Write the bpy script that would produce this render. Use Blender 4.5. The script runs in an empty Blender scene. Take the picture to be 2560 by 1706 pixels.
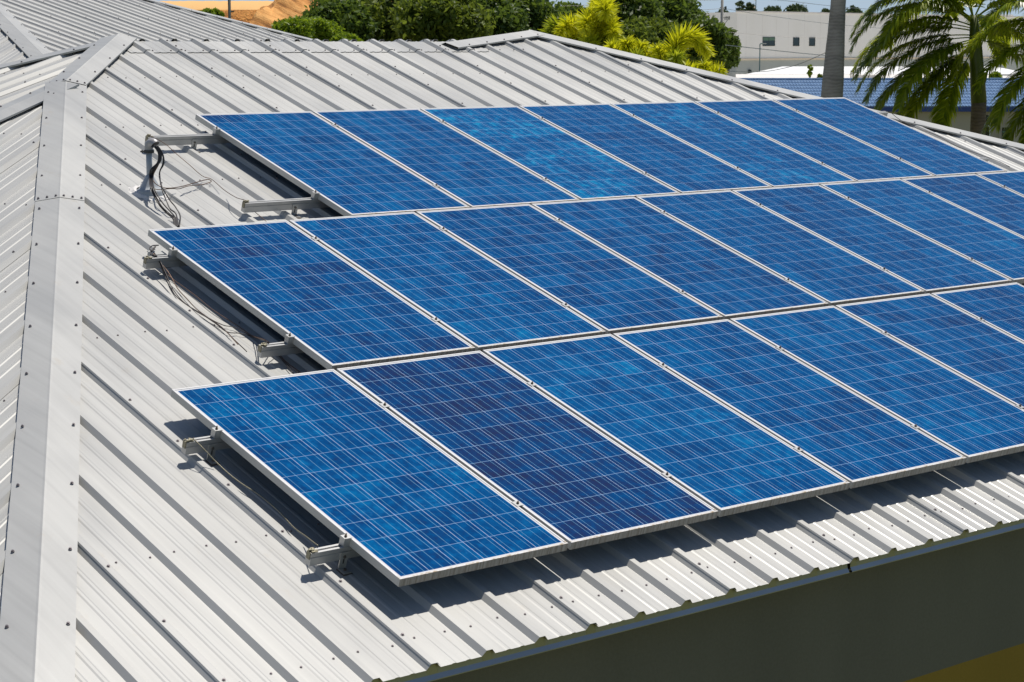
import bpy, bmesh, math, random
import numpy as np
from mathutils import Vector, Matrix, Euler
S = bpy.context.scene
COL = S.collection
R = math.radians
rng = np.random.RandomState(7)

# ------------------------------------------------------------------ camera
CAM = Vector((-6.312, -10.627, 1.097))
PITCH, AZ = 8.29, 49.14
FPX = 5087.8                       # focal length in pixels of the 2560 px wide photo
cam = bpy.data.objects.new('camera', bpy.data.cameras.new('camera'))
COL.objects.link(cam)
cam.location = CAM
cam.rotation_euler = (R(90 - PITCH), 0, R(AZ - 90))
cam.data.lens = FPX * 36 / 2560
cam.data.sensor_width = 36
cam.data.clip_start = 0.1
cam.data.clip_end = 4000
cam.data.dof.use_dof = True
cam.data.dof.focus_distance = 13.0
cam.data.dof.aperture_fstop = 18
S.camera = cam

# ------------------------------------------------------------------ light
SUN_AZ, SUN_EL = 15.4, 69.0
W = bpy.data.worlds.new('World'); S.world = W; W.use_nodes = True
wn = W.node_tree
sky = wn.nodes.new('ShaderNodeTexSky'); sky.sky_type = 'NISHITA'; sky.sun_disc = False
sky.sun_elevation = R(SUN_EL); sky.sun_rotation = R(90 - SUN_AZ)
sky.air_density = 1.0; sky.dust_density = 0.6; sky.ozone_density = 2.6
bg = wn.nodes['Background']; bg.inputs[1].default_value = 0.068
# pale blue haze band of the low sky
_tc = wn.nodes.new('ShaderNodeTexCoord'); _sx = wn.nodes.new('ShaderNodeSeparateXYZ'); wn.links.new(_tc.outputs['Generated'], _sx.inputs[0])
_mr = wn.nodes.new('ShaderNodeMapRange'); _mr.inputs['From Min'].default_value = 0.0; _mr.inputs['From Max'].default_value = 0.16
_mr.inputs['To Min'].default_value = 1.0; _mr.inputs['To Max'].default_value = 0.0; wn.links.new(_sx.outputs[2], _mr.inputs['Value'])
_mx = wn.nodes.new('ShaderNodeMixRGB'); wn.links.new(_mr.outputs[0], _mx.inputs[0]); wn.links.new(sky.outputs[0], _mx.inputs[1])
_mx.inputs[2].default_value = (6.3, 8.2, 10.3, 1); wn.links.new(_mx.outputs[0], bg.inputs[0])
sun = bpy.data.objects.new('sun', bpy.data.lights.new('sun', 'SUN')); COL.objects.link(sun)
sun.data.energy = 4.3; sun.data.angle = R(0.53); sun.data.color = (1.0, 0.945, 0.865)
sd = Vector((math.cos(R(SUN_EL)) * math.cos(R(SUN_AZ)), math.cos(R(SUN_EL)) * math.sin(R(SUN_AZ)), math.sin(R(SUN_EL))))
sun.rotation_euler = sd.to_track_quat('Z', 'Y').to_euler()
sun.location = (20, 10, 60)
S.view_settings.view_transform = 'Standard'; S.view_settings.look = 'None'
S.view_settings.exposure = 0.0; S.view_settings.gamma = 1.0; S.view_settings.use_curve_mapping = False
S.cycles.max_bounces = 8; S.cycles.transparent_max_bounces = 12

# ------------------------------------------------------------------ helpers
_cr = cam.rotation_euler.to_matrix()
def ray(px, py):
    return _cr @ Vector(((px - 1280) / FPX, -(py - 853) / FPX, -1.0))
def at(px, py, d):                 # the point at depth d seen at a photo pixel
    return CAM + ray(px, py) * d

def tag(o, label=None, cat=None, group=None, kind=None):
    if label: o['label'] = label
    if cat: o['category'] = cat
    if group: o['group'] = group
    if kind: o['kind'] = kind
    return o
def empty(name, loc=(0, 0, 0), rot=(0, 0, 0)):
    o = bpy.data.objects.new(name, None); COL.objects.link(o)
    o.location = loc; o.rotation_euler = rot; o.empty_display_size = 0.2
    return o
def obj(name, data, mat=None, parent=None, smooth=False):
    if isinstance(data, bmesh.types.BMesh):
        me = bpy.data.meshes.new(name); data.to_mesh(me); data.free()
    elif isinstance(data, tuple):
        me = bpy.data.meshes.new(name); me.from_pydata(data[0], [], data[1]); me.update()
    else:
        me = data
    o = bpy.data.objects.new(name, me); COL.objects.link(o)
    if mat is not None and not me.materials:
        for m in (mat if isinstance(mat, (list, tuple)) else [mat]): me.materials.append(m)
    if parent: o.parent = parent
    if smooth:
        me.polygons.foreach_set('use_smooth', [True] * len(me.polygons))
    return o
def copy_tree(o, parent=None):
    c = o.copy(); COL.objects.link(c); c.parent = parent
    for ch in list(o.children): copy_tree(ch, c)
    return c

class MB:                          # collects polygons
    def __init__(s): s.v = []; s.f = []
    def add(s, vs, fs):
        b = len(s.v); s.v += [tuple(v) for v in vs]; s.f += [tuple(b + i for i in f) for f in fs]
    def box(s, a, b, M=None):
        x0, y0, z0 = a; x1, y1, z1 = b
        vs = [Vector(q) for q in ((x0,y0,z0),(x1,y0,z0),(x1,y1,z0),(x0,y1,z0),(x0,y0,z1),(x1,y0,z1),(x1,y1,z1),(x0,y1,z1))]
        if M is not None: vs = [M @ v for v in vs]
        s.add(vs, [(0,3,2,1),(4,5,6,7),(0,1,5,4),(1,2,6,5),(2,3,7,6),(3,0,4,7)])
    def tube(s, pts, r, n=8, cap=True):
        pts = [Vector(p) for p in pts]; rs = r if isinstance(r, (list, tuple)) else [r] * len(pts)
        rings = []; up = None
        for i, p in enumerate(pts):
            t = (pts[min(i + 1, len(pts) - 1)] - pts[max(i - 1, 0)])
            t = t.normalized() if t.length > 1e-9 else Vector((0, 0, 1))
            if up is None: up = t.orthogonal().normalized()
            up = (up - t * up.dot(t)); up = up.normalized() if up.length > 1e-6 else t.orthogonal().normalized()
            w = t.cross(up)
            rings.append([p + (up * math.cos(2 * math.pi * k / n) + w * math.sin(2 * math.pi * k / n)) * rs[i] for k in range(n)])
        vs = [v for q in rings for v in q]; fs = []
        for i in range(len(pts) - 1):
            for k in range(n):
                a = i * n + k; b = i * n + (k + 1) % n
                fs.append((a, b, b + n, a + n))
        if cap:
            fs.append(tuple(range(n - 1, -1, -1))); fs.append(tuple(range((len(pts) - 1) * n, len(pts) * n)))
        s.add(vs, fs)
    def prism(s, prof, p0, ax, L, ey, ez, cap=True):   # profile (y,z) swept along ax from p0
        p0 = Vector(p0); ax = Vector(ax); n = len(prof)
        a = [p0 + ey * y + ez * z for y, z in prof]; b = [q + ax * L for q in a]
        fs = [(i, (i + 1) % n, n + (i + 1) % n, n + i) for i in range(n)]
        if cap: fs += [tuple(range(n - 1, -1, -1)), tuple(range(n, 2 * n))]
        s.add(a + b, fs)
    def data(s): return (s.v, s.f)
def spline(pts, k=8):
    pts = [Vector(p) for p in pts]; out = []
    P = [pts[0] * 2 - pts[1]] + pts + [pts[-1] * 2 - pts[-2]]
    for i in range(1, len(P) - 2):
        for j in range(k):
            t = j / k; a, b, c, d = P[i - 1:i + 3]
            out.append(0.5 * ((2 * b) + (c - a) * t + (2 * a - 5 * b + 4 * c - d) * t * t + (3 * b - a - 3 * c + d) * t ** 3))
    out.append(pts[-1]); return out

# ------------------------------------------------------------------ materials
class N:
    def __init__(s, name, rough=0.5, metal=0.0, spec=0.5):
        s.m = bpy.data.materials.new(name); s.m.use_nodes = True; s.t = s.m.node_tree
        s.b = s.t.nodes['Principled BSDF']; s.b.inputs['Roughness'].default_value = rough
        s.b.inputs['Metallic'].default_value = metal; s.b.inputs['Specular IOR Level'].default_value = spec
    def n(s, typ, **kw):
        q = s.t.nodes.new('ShaderNode' + typ)
        for k, v in kw.items(): setattr(q, k, v)
        return q
    def l(s, a, b): s.t.links.new(a, b)
    def math(s, op, a, b=None, c=None, clamp=False):
        q = s.n('Math', operation=op); q.use_clamp = clamp
        for i, x in enumerate((a, b, c)):
            if x is None: continue
            if isinstance(x, (int, float)): q.inputs[i].default_value = x
            else: s.l(x, q.inputs[i])
        return q.outputs[0]
    def coord(s, kind='Object'): return s.n('TexCoord').outputs[kind]
    def mapping(s, v, scale=(1, 1, 1), loc=(0, 0, 0)):
        q = s.n('Mapping'); s.l(v, q.inputs[0]); q.inputs['Scale'].default_value = scale; q.inputs['Location'].default_value = loc
        return q.outputs[0]
    def noise(s, v, scale=5, det=3, rough=0.55):
        q = s.n('TexNoise'); q.inputs['Scale'].default_value = scale; q.inputs['Detail'].default_value = det
        q.inputs['Roughness'].default_value = rough
        if v is not None: s.l(v, q.inputs['Vector'])
        return q.outputs['Fac']
    def ramp(s, f, stops):
        q = s.n('ValToRGB'); e = q.color_ramp.elements
        while len(e) > 1: e.remove(e[-1])
        e[0].position = stops[0][0]; e[0].color = (*stops[0][1], 1)
        for p, c in stops[1:]:
            k = e.new(p); k.color = (*c, 1)
        s.l(f, q.inputs[0]); return q.outputs[0]
    def mix(s, f, a, b, mode='MIX'):
        q = s.n('MixRGB', blend_type=mode)
        for i, x in enumerate((f, a, b)):
            if isinstance(x, (int, float)): q.inputs[i].default_value = x
            elif isinstance(x, tuple): q.inputs[i].default_value = (*x, 1)
            else: s.l(x, q.inputs[i])
        return q.outputs[0]
    def col(s, c):
        if isinstance(c, tuple): s.b.inputs['Base Color'].default_value = (*c, 1)
        else: s.l(c, s.b.inputs['Base Color'])
    def bump(s, h, st=0.2, d=0.01):
        q = s.n('Bump'); q.inputs['Strength'].default_value = st; q.inputs['Distance'].default_value = d
        s.l(h, q.inputs['Height']); s.l(q.outputs[0], s.b.inputs['Normal'])

def plain(name, c, rough=0.5, metal=0.0, var=0.15, scale=8):
    k = N(name, rough, metal)
    f = k.noise(k.coord(), scale, 4)
    k.col(k.ramp(f, [(0.25, tuple(x * (1 - var) for x in c)), (0.75, tuple(min(1, x * (1 + var)) for x in c))]))
    return k.m

def roof_metal(name, base=(0.488, 0.486, 0.464), dent=0.25, dirt=0.35):
    k = N(name, 0.42, 0.16)
    v = k.coord()
    streak = k.noise(k.mapping(v, (26, 0.5, 1)), 1.0, 4)              # rolling marks along the ribs
    blot = k.noise(k.mapping(v, (1.2, 0.5, 1)), 1.3, 3)
    fine = k.noise(v, 160, 2)
    f = k.math('ADD', k.math('MULTIPLY', streak, 0.55), k.math('ADD', k.math('MULTIPLY', blot, 0.35), k.math('MULTIPLY', fine, 0.10)))
    c = k.ramp(f, [(0.30, tuple(x * 0.86 for x in base)), (0.5, base), (0.70, tuple(min(1, x * 1.10) for x in base))])
    # sheet to sheet tone, one sheet is three ribs wide
    sx = k.n('SeparateXYZ'); k.l(v, sx.inputs[0])
    wn_ = k.n('TexWhiteNoise', noise_dimensions='1D'); k.l(k.math('FLOOR', k.math('DIVIDE', k.math('ADD', sx.outputs[0], 0.26), 0.9144)), wn_.inputs['W'])
    c = k.mix(1.0, c, k.ramp(wn_.outputs['Value'], [(0, (0.955, 0.955, 0.96)), (1, (1, 1, 1))]), 'MULTIPLY')
    # thin rusty / dusty spots
    spot = k.noise(k.mapping(v, (3, 1.6, 1), (4, 9, 0)), 2.1, 6, 0.7)
    c = k.mix(k.ramp(spot, [(0.60, (0, 0, 0)), (0.74, (dirt, dirt, dirt))]), c, (0.42, 0.37, 0.30))
    k.col(c)
    k.l(k.ramp(blot, [(0.3, (0.36, 0.36, 0.36)), (0.7, (0.50, 0.50, 0.50))]), k.b.inputs['Roughness'])
    k.bump(k.noise(k.mapping(v, (5, 0.7, 1)), 1.4, 2), dent, 0.006)
    return k.m
M = {}
M['roof'] = roof_metal('galvanised_roof_sheet')
M['cap'] = roof_metal('galvanised_cap', (0.470, 0.470, 0.452), 0.7, 0.5)
M['trim'] = plain('eave_trim_metal', (0.42, 0.42, 0.40), 0.28, 0.75, 0.08, 5)
M['trim_plate'] = plain('eave_plate', (0.42, 0.38, 0.20), 0.5, 0.3, 0.10, 3)  # olive reflection of the greenery below, put into the base colour
M['screw'] = plain('screw_steel', (0.22, 0.195, 0.205), 0.45, 0.7)
M['alu'] = plain('rail_aluminium', (0.50, 0.50, 0.49), 0.38, 0.6, 0.06, 20)
M['dark'] = plain('dark_slot', (0.03, 0.03, 0.03), 0.8)
M['steel'] = plain('bracket_steel', (0.52, 0.52, 0.50), 0.4, 0.6, 0.2, 30)
M['bolt'] = plain('bolt', (0.16, 0.14, 0.12), 0.5, 0.7)
M['brass'] = plain('lug_brass', (0.26, 0.24, 0.17), 0.5, 0.5, 0.5, 120)
M['pvc'] = plain('grey_conduit', (0.36, 0.41, 0.47), 0.35, 0.0, 0.06, 20)
M['boot'] = plain('boot_paint', (0.42, 0.45, 0.48), 0.5, 0.0, 0.08, 20)
M['seal'] = plain('sealant', (0.72, 0.70, 0.68), 0.5, 0.0, 0.1, 30)
M['cable'] = plain('cable_black', (0.035, 0.03, 0.03), 0.4, 0, 0.2, 30)
M['wire'] = plain('bare_wire', (0.15, 0.09, 0.06), 0.45, 0.4, 0.3, 30)
M['box'] = plain('junction_box_grey', (0.42, 0.43, 0.42), 0.5)

def frame_mat():
    k = N('panel_frame_aluminium', 0.38, 0.08)
    v = k.coord(); sx = k.n('SeparateXYZ'); k.l(v, sx.inputs[0])
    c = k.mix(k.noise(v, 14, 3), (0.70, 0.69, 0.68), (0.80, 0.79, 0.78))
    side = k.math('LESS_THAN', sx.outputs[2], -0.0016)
    c = k.mix(side, c, k.mix(k.noise(k.mapping(v, (4, 4, 40)), 3, 4), (0.44, 0.44, 0.42), (0.56, 0.56, 0.54)))  # sides darker than the top lip: shade of the gaps put into the colour
    # lower end: dried dirt, yellow lichen and dark vertical streaks
    low = k.math('LESS_THAN', sx.outputs[1], 0.03)
    n1 = k.noise(k.mapping(v, (60, 1, 1)), 1.0, 5, 0.7)
    n2 = k.noise(k.mapping(v, (9, 1, 1)), 1.0, 3)
    oi = k.n('ObjectInfo').outputs['Random']
    n3 = k.noise(k.mapping(v, (42, 110, 30)), 1.0, 4, 0.75)
    d = k.math('MULTIPLY', low, k.ramp(k.math('ADD', k.math('MULTIPLY', n3, 0.7), k.math('MULTIPLY', n2, 0.3)), [(0.47, (0, 0, 0)), (0.58, (0.9, 0.9, 0.9))]))
    top = k.math('GREATER_THAN', sx.outputs[2], -0.003)
    c = k.mix(k.math('MULTIPLY', d, top), c, k.mix(n2, (0.45, 0.30, 0.06), (0.30, 0.22, 0.14)))
    face = k.math('LESS_THAN', sx.outputs[1], 0.0008)
    c = k.mix(k.math('MULTIPLY', face, k.ramp(n1, [(0.38, (0.35, 0.35, 0.35)), (0.62, (0.95, 0.95, 0.95))])), c, (0.15, 0.125, 0.10))
    k.col(c); return k.m
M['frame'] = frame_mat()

PW_, PH_ = 0.998, 1.956
CELL = 0.1592
def cell_mat():
    k = N('polycrystalline_cells', 0.20, 0.0, 0.16)
    v = k.coord(); sx = k.n('SeparateXYZ'); k.l(v, sx.inputs[0])
    k.b.inputs['IOR'].default_value = 1.25
    k.b.inputs['Specular Tint'].default_value = (0.25, 0.65, 1.0, 1)      # blue anti-reflective coating
    mx = (PW_ - 6 * CELL) / 2; my = (PH_ - 12 * CELL) / 2
    fx = k.math('DIVIDE', k.math('SUBTRACT', sx.outputs[0], mx), CELL)
    fy = k.math('DIVIDE', k.math('SUBTRACT', sx.outputs[1], my), CELL)
    ix, iy = k.math('FLOOR', fx), k.math('FLOOR', fy)
    cx, cy = k.math('FRACT', fx), k.math('FRACT', fy)
    seed = k.n('Attribute', attribute_type='OBJECT', attribute_name='seed').outputs['Fac']
    tint = k.n('Attribute', attribute_type='OBJECT', attribute_name='tint').outputs['Fac']
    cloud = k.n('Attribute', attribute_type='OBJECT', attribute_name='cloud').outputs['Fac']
    cmb = k.n('CombineXYZ'); k.l(ix, cmb.inputs[0]); k.l(iy, cmb.inputs[1]); k.l(seed, cmb.inputs[2])
    w = k.n('TexWhiteNoise', noise_dimensions='3D'); k.l(cmb.outputs[0], w.inputs['Vector'])
    # crystals: shifted per cell so that the grain breaks at every cell edge
    sh = k.n('VectorMath', operation='SCALE'); k.l(w.outputs['Color'], sh.inputs[0]); sh.inputs['Scale'].default_value = 40
    ad = k.n('VectorMath', operation='ADD'); k.l(v, ad.inputs[0]); k.l(sh.outputs[0], ad.inputs[1])
    vo = k.n('TexVoronoi'); vo.inputs['Scale'].default_value = 70; k.l(ad.outputs[0], vo.inputs['Vector'])
    vs = k.n('SeparateColor'); k.l(vo.outputs['Color'], vs.inputs[0])
    gr = k.noise(ad.outputs[0], 15, 4, 0.6)
    pt = k.n('CombineXYZ'); k.l(seed, pt.inputs[2])
    ad2 = k.n('VectorMath', operation='ADD'); k.l(v, ad2.inputs[0]); k.l(pt.outputs[0], ad2.inputs[1])
    patch = k.noise(ad2.outputs[0], 2.2, 3)
    val = k.math('ADD', tint, k.math('MULTIPLY', k.math('SUBTRACT', w.outputs['Value'], 0.5), 0.22))
    val = k.math('ADD', val, k.math('MULTIPLY', k.math('SUBTRACT', vs.outputs[0], 0.5), 0.10))
    val = k.math('ADD', val, k.math('MULTIPLY', k.math('SUBTRACT', gr, 0.5), 0.62))
    val = k.math('ADD', val, k.math('MULTIPLY', k.math('SUBTRACT', patch, 0.5), 0.35))
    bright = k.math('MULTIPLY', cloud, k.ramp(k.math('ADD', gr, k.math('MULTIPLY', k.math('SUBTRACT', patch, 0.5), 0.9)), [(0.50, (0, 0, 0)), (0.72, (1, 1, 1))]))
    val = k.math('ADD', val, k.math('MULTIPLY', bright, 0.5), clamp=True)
    c = k.ramp(val, [(0.0, (0.017, 0.022, 0.070)), (0.22, (0.008, 0.031, 0.118)), (0.42, (0.0, 0.053, 0.188)),
                     (0.62, (0.0, 0.082, 0.252)), (0.82, (0.0, 0.130, 0.33)), (1.0, (0.004, 0.22, 0.43))])
    def near(f, c0, h): return k.math('LESS_THAN', k.math('ABSOLUTE', k.math('SUBTRACT', f, c0)), h)
    # three bus bars in each cell
    f3 = k.math('FRACT', k.math('MULTIPLY', cx, 3.0))
    bus = near(f3, 0.5, 0.0011 / (CELL / 3))
    c = k.mix(k.math('MULTIPLY', bus, 0.78), c, (0.20, 0.44, 0.62))
    gx = k.math('GREATER_THAN', k.math('ABSOLUTE', k.math('SUBTRACT', cx, 0.5)), 0.5 - 0.0012 / CELL)
    gy = k.math('GREATER_THAN', k.math('ABSOLUTE', k.math('SUBTRACT', cy, 0.5)), 0.5 - 0.0013 / CELL)
    c = k.mix(gx, c, (0.46, 0.60, 0.80))
    c = k.mix(k.math('MULTIPLY', gy, 0.8), c, (0.32, 0.50, 0.74))
    out = k.math('MAXIMUM', k.math('GREATER_THAN', k.math('ABSOLUTE', k.math('SUBTRACT', fx, 3.0)), 3.0),
                 k.math('GREATER_THAN', k.math('ABSOLUTE', k.math('SUBTRACT', fy, 6.0)), 6.0))
    c = k.mix(out, c, (0.66, 0.66, 0.67))
    # thin film of dust
    dust = k.noise(ad2.outputs[0], 5, 5, 0.65)
    c = k.mix(k.math('MULTIPLY', dust, 0.003), c, (0.45, 0.45, 0.44))
    k.col(c)
    k.l(k.ramp(dust, [(0.3, (0.16, 0.16, 0.16)), (0.7, (0.30, 0.30, 0.30))]), k.b.inputs['Roughness'])
    return k.m
M['cells'] = cell_mat()

# ------------------------------------------------------------------ roof geometry
SL = R(17.975); TS = math.tan(SL); PITCH_RIB = 0.3048; RIBH = 0.025
EX, EY, EZ = Vector((1, 0, 0)), Vector((0, math.cos(SL), math.sin(SL))), Vector((0, -math.sin(SL), math.cos(SL)))
PAN = -0.155                      # roof pan below the panel faces
def PW(x, y, h=0.0):              # main slope: x along the eave, y down the slope, h off the panel plane
    return EX * x - EY * y + EZ * h
def unpix(px, py, h):
    d = ray(px, py); s = (h - EZ.dot(CAM)) / EZ.dot(d); return CAM + d * s
AZ0 = -0.1629
def zA(y, lift=0.0): return AZ0 + TS * y + lift
EAVE_Y = -4.142; EAVE_Z = zA(EAVE_Y)
RIDGE_Y = 3.94
PEAK = Vector((6.75, 4.18, zA(4.18)))
JAC = Vector((2.08, 3.94, zA(3.94)))           # ridge end
JABC = Vector((1.083, 2.943, zA(2.943)))       # where the corner slope begins
def nrm(a): return Vector((math.cos(R(a)) * TS, math.sin(R(a)) * TS, 1))
def hipdir(a, b):
    v = nrm(a).cross(nrm(b)).normalized(); return v if v.z < 0 else -v
def to_eave(p, d, z=EAVE_Z): return p + d * ((z - p.z) / d.z)
CAB = to_eave(JABC, hipdir(270, 210)); CBC = to_eave(JABC, hipdir(180, 210)); CCD = to_eave(JAC, hipdir(180, 90))
CAG = to_eave(PEAK, hipdir(270, 0))
XS = PEAK.x + hipdir(270, 120).x * ((RIDGE_Y - PEAK.y) / hipdir(270, 120).y)

PROF = [(0.0, 0), (0.021, RIBH), (0.053, RIBH), (0.076, 0), (0.136, 0), (0.145, 0.0028), (0.158, 0.0028), (0.167, 0),
        (0.215, 0), (0.224, 0.0028), (0.237, 0.0028), (0.246, 0)]
def face_frame(a, P):
    dn = Vector((math.cos(R(a)), math.sin(R(a)), 0)); u = Vector((-math.sin(R(a)), math.cos(R(a)), 0))
    n = dn * math.sin(SL) + Vector((0, 0, math.cos(SL))); v = -dn * math.cos(SL) + Vector((0, 0, math.sin(SL)))
    return Matrix(((u.x, v.x, n.x, P.x), (u.y, v.y, n.y, P.y), (u.z, v.z, n.z, P.z), (0, 0, 0, 1))), dn
def line_clip(p, q, keep):        # vertical plane through p,q keeping the side of the point keep
    d = (q - p); n = Vector((d.y, -d.x, 0)).normalized()
    if (keep - p).dot(n) > 0: n = -n
    return (p, n)
def ribbed(Mf, u0, u1, v0, v1, clips, phase=0.0, lift=0.0, bm=None, seam=True):
    bm2 = bmesh.new(); Mi = Mf.inverted()
    k0 = math.floor((u0 - phase) / PITCH_RIB); k1 = math.ceil((u1 - phase) / PITCH_RIB)
    pts = [(phase + k * PITCH_RIB + a, h + lift) for k in range(k0, k1) for a, h in PROF] + [(phase + k1 * PITCH_RIB, lift)]
    lo = [bm2.verts.new((x, v0, h)) for x, h in pts]; hi = [bm2.verts.new((x, v1, h)) for x, h in pts]
    for i in range(len(pts) - 1): bm2.faces.new((lo[i], lo[i + 1], hi[i + 1], hi[i]))
    if seam:                      # lap of the next sheet over every third rib
        for k in range(k0, k1):
            if (k - 1) % 3: continue
            b = phase + k * PITCH_RIB
            q = [(b + 0.0145, 0.0145 / 0.021 * RIBH + 0.004), (b + 0.0195, RIBH + 0.003), (b + 0.0545, RIBH + 0.0025), (b + 0.0795, 0.0025)]
            a_ = [bm2.verts.new((x, v0, h + lift)) for x, h in q]; c_ = [bm2.verts.new((x, v1, h + lift)) for x, h in q]
            for i in range(3): bm2.faces.new((a_[i], a_[i + 1], c_[i + 1], c_[i]))
            e_ = [bm2.verts.new((b + 0.0158, v0, 0.0158 / 0.021 * RIBH + lift)), bm2.verts.new((b + 0.0158, v1, 0.0158 / 0.021 * RIBH + lift))]
            bm2.faces.new((e_[0], a_[0], c_[0], e_[1]))
    for p, n in clips:
        pl, nl = Mi @ p, Mi.to_3x3() @ n
        bmesh.ops.bisect_plane(bm2, geom=bm2.verts[:] + bm2.edges[:] + bm2.faces[:], plane_co=pl, plane_no=nl, clear_outer=True)
    if bm is None: return bm2
    me = bpy.data.meshes.new('tmp'); bm2.to_mesh(me); bm2.free(); bm.from_mesh(me); bpy.data.meshes.remove(me); return bm

bld = empty('metal_roofed_building', (3, 0, -6.2))
tag(bld, 'low building with grey ribbed metal hip roof carrying the solar panels', 'building')
def under(o, parent):             # parent keeping the world transform
    o.parent = parent; o.matrix_parent_inverse = Matrix.Translation(parent.location).inverted() if parent.rotation_euler[:] == (0, 0, 0) else parent.matrix_world.inverted()
    return o
FACES = {}
def add_face(key, a, P, clips, umin, umax, vmin, vmax, phase=0.0, extra=None, mat='roof'):
    Mf, dn = face_frame(a, P)
    bm = None
    for cl in clips:
        b2 = ribbed(Mf, umin, umax, vmin, vmax, cl, phase)
        if bm is None: bm = b2
        else:
            me = bpy.data.meshes.new('t'); b2.to_mesh(me); b2.free(); bm.from_mesh(me); bpy.data.meshes.remove(me)
    o = obj('roof_sheet', bm, M[mat]); o.matrix_world = Mf
    under(o, bld)
    FACES[key] = (Mf, clips, umin, umax, vmin, vmax, phase, o)
    return o
PH = -1.483
inA = Vector((3, 0, 0))
o0 = Vector((0, 0, AZ0))
fA = add_face('A', 270, o0, [
    [line_clip(JABC, CAB, inA), line_clip(JAC, JABC, inA), (Vector((0, RIDGE_Y, 0)), Vector((0, 1, 0))), (Vector((XS, 0, 0)), Vector((1, 0, 0)))],
    [(Vector((XS, 0, 0)), Vector((-1, 0, 0))), line_clip(PEAK, CAG, inA), line_clip(PEAK, PEAK + hipdir(270, 120), inA)]],
    -3.6, 15.4, EAVE_Y / math.cos(SL), 4.6, PH)
VE = lambda P: (EAVE_Z - P.z) / math.sin(SL)
add_face('B', 210, JABC, [[line_clip(JABC, CAB, Vector((-6, -6, 0))), line_clip(JABC, CBC, Vector((-6, -6, 0)))]], -6, 6, VE(JABC), 0.3, 0.11)
add_face('C', 180, JAC, [[line_clip(JAC, JABC, Vector((-4, 4, 0))), line_clip(JABC, CBC, Vector((-4, 5, 0))), line_clip(JAC, CCD, Vector((-6, 5, 0)))]], -9, 5, VE(JAC), 0.2, 0.07)
add_face('D', 90, JAC, [[line_clip(JAC, CCD, Vector((4, 8, 0))), (Vector((XS, 0, 0)), Vector((1, 0, 0))), (Vector((0, RIDGE_Y, 0)), Vector((0, -1, 0)))]], -8, 9, -4.5, 0.2, 0.02)
add_face('G', 0, PEAK, [[line_clip(PEAK, CAG, Vector((15, 4, 0))), line_clip(PEAK, PEAK + Vector((0.5, 0.866, 0)), Vector((15, 4, 0))), (Vector((0, 9, 0)), Vector((0, 1, 0)))]], -9, 5.2, VE(PEAK), 0.2, 0.0)
add_face('H', 120, PEAK, [[line_clip(PEAK, PEAK + hipdir(270, 120), Vector((5, 9, 0))), line_clip(PEAK, PEAK + Vector((0.5, 0.866, 0)), Vector((0, 9, 0))), (Vector((0, RIDGE_Y + .02, 0)), Vector((0, -1, 0)))]], -5, 7, -2.2, 0.1, 0.0)
# higher wing behind, turned by 30 degrees
EP = Vector((8.222, 14.716, 1.217))
def hit(px, py, n, P):
    d = ray(px, py); return CAM + d * ((P - CAM).dot(n) / d.dot(n))
lift = Vector((0, 0, 0.050))
EF = hit(0, 28, nrm(300), EP + lift) - lift
ER = hit(392, 0, nrm(300), EP + lift) - lift
dEF, dER = hipdir(300, 210), hipdir(300, 30)
# apex of the two hips
A2 = np.array([[dEF.x, -dER.x], [dEF.y, -dER.y]]); st = np.linalg.solve(A2, np.array([ER.x - EF.x, ER.y - EF.y]))
APEX = EF + dEF * float(st[0])
vE = (-1.5 - EP.z) / math.sin(SL)
add_face('E', 300, EP, [[line_clip(APEX, APEX + dEF, EP), line_clip(APEX, APEX + dER, EP)]], -24, 20, vE, 14, 0.215)
vF = (-1.5 - APEX.z) / math.sin(SL)
add_face('F', 210, APEX, [[line_clip(APEX, APEX + dEF, APEX + Vector((-5, 2, 0))), line_clip(APEX, APEX + Vector((-1, 1.732, 0)), APEX + Vector((-5, -5, 0))), line_clip(JAC, CCD, Vector((0, 9, 0)))]], -16, 14, vF, 0.2, 0.05)
add_face('I', 30, APEX, [[line_clip(APEX, APEX + dER, APEX + Vector((5, 5, 0))), line_clip(APEX, APEX + Vector((-1, 1.732, 0)), APEX + Vector((5, 5, 0)))]], -14, 14, vF, 0.2, 0.05)

SCREWS = []                        # (position, normal, radius)
def cap(p0, p1, a, b, w, name='hip_cap', lift=0.046, wa=None, wb=None):
    """folded cap flashing along a hip, lying on the ribs of the slopes a and b"""
    lift -= 0.010; d = (p1 - p0).normalized(); L = (p1 - p0).length
    na, nb = nrm(a).normalized(), nrm(b).normalized()
    ta = na.cross(d); ta = ta if ta.dot(Vector((math.cos(R(a)), math.sin(R(a)), 0))) > 0 else -ta
    tb = nb.cross(d); tb = tb if tb.dot(Vector((math.cos(R(b)), math.sin(R(b)), 0))) > 0 else -tb
    up = Vector((0, 0, lift)); bm = bmesh.new(); n = max(2, int(L / 0.45)); rows = []
    wa = wa or w; wb = wb or w
    for i in range(n + 1):
        c = p0 + d * (L * i / n) + up
        j = rng.uniform(-0.0015, 0.0015)
        q = [c + ta * wa - na * 0.013, c + ta * wa + na * j, c + ta * 0.01 - na * 0.0, c + up * 0.03, c + tb * 0.01, c + tb * wb + nb * j, c + tb * wb - nb * 0.013]
        rows.append([bm.verts.new(x) for x in q])
    for i in range(n):
        for k in range(6): bm.faces.new((rows[i][k], rows[i][k + 1], rows[i + 1][k + 1], rows[i + 1][k]))
    bmesh.ops.recalc_face_normals(bm, faces=bm.faces)
    o = obj(name, bm, M['cap']); under(o, bld)
    md = o.modifiers.new('thick', 'SOLIDIFY'); md.thickness = 0.0025; md.offset = 0
    return d, L, ta, tb, na, nb, up
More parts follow.
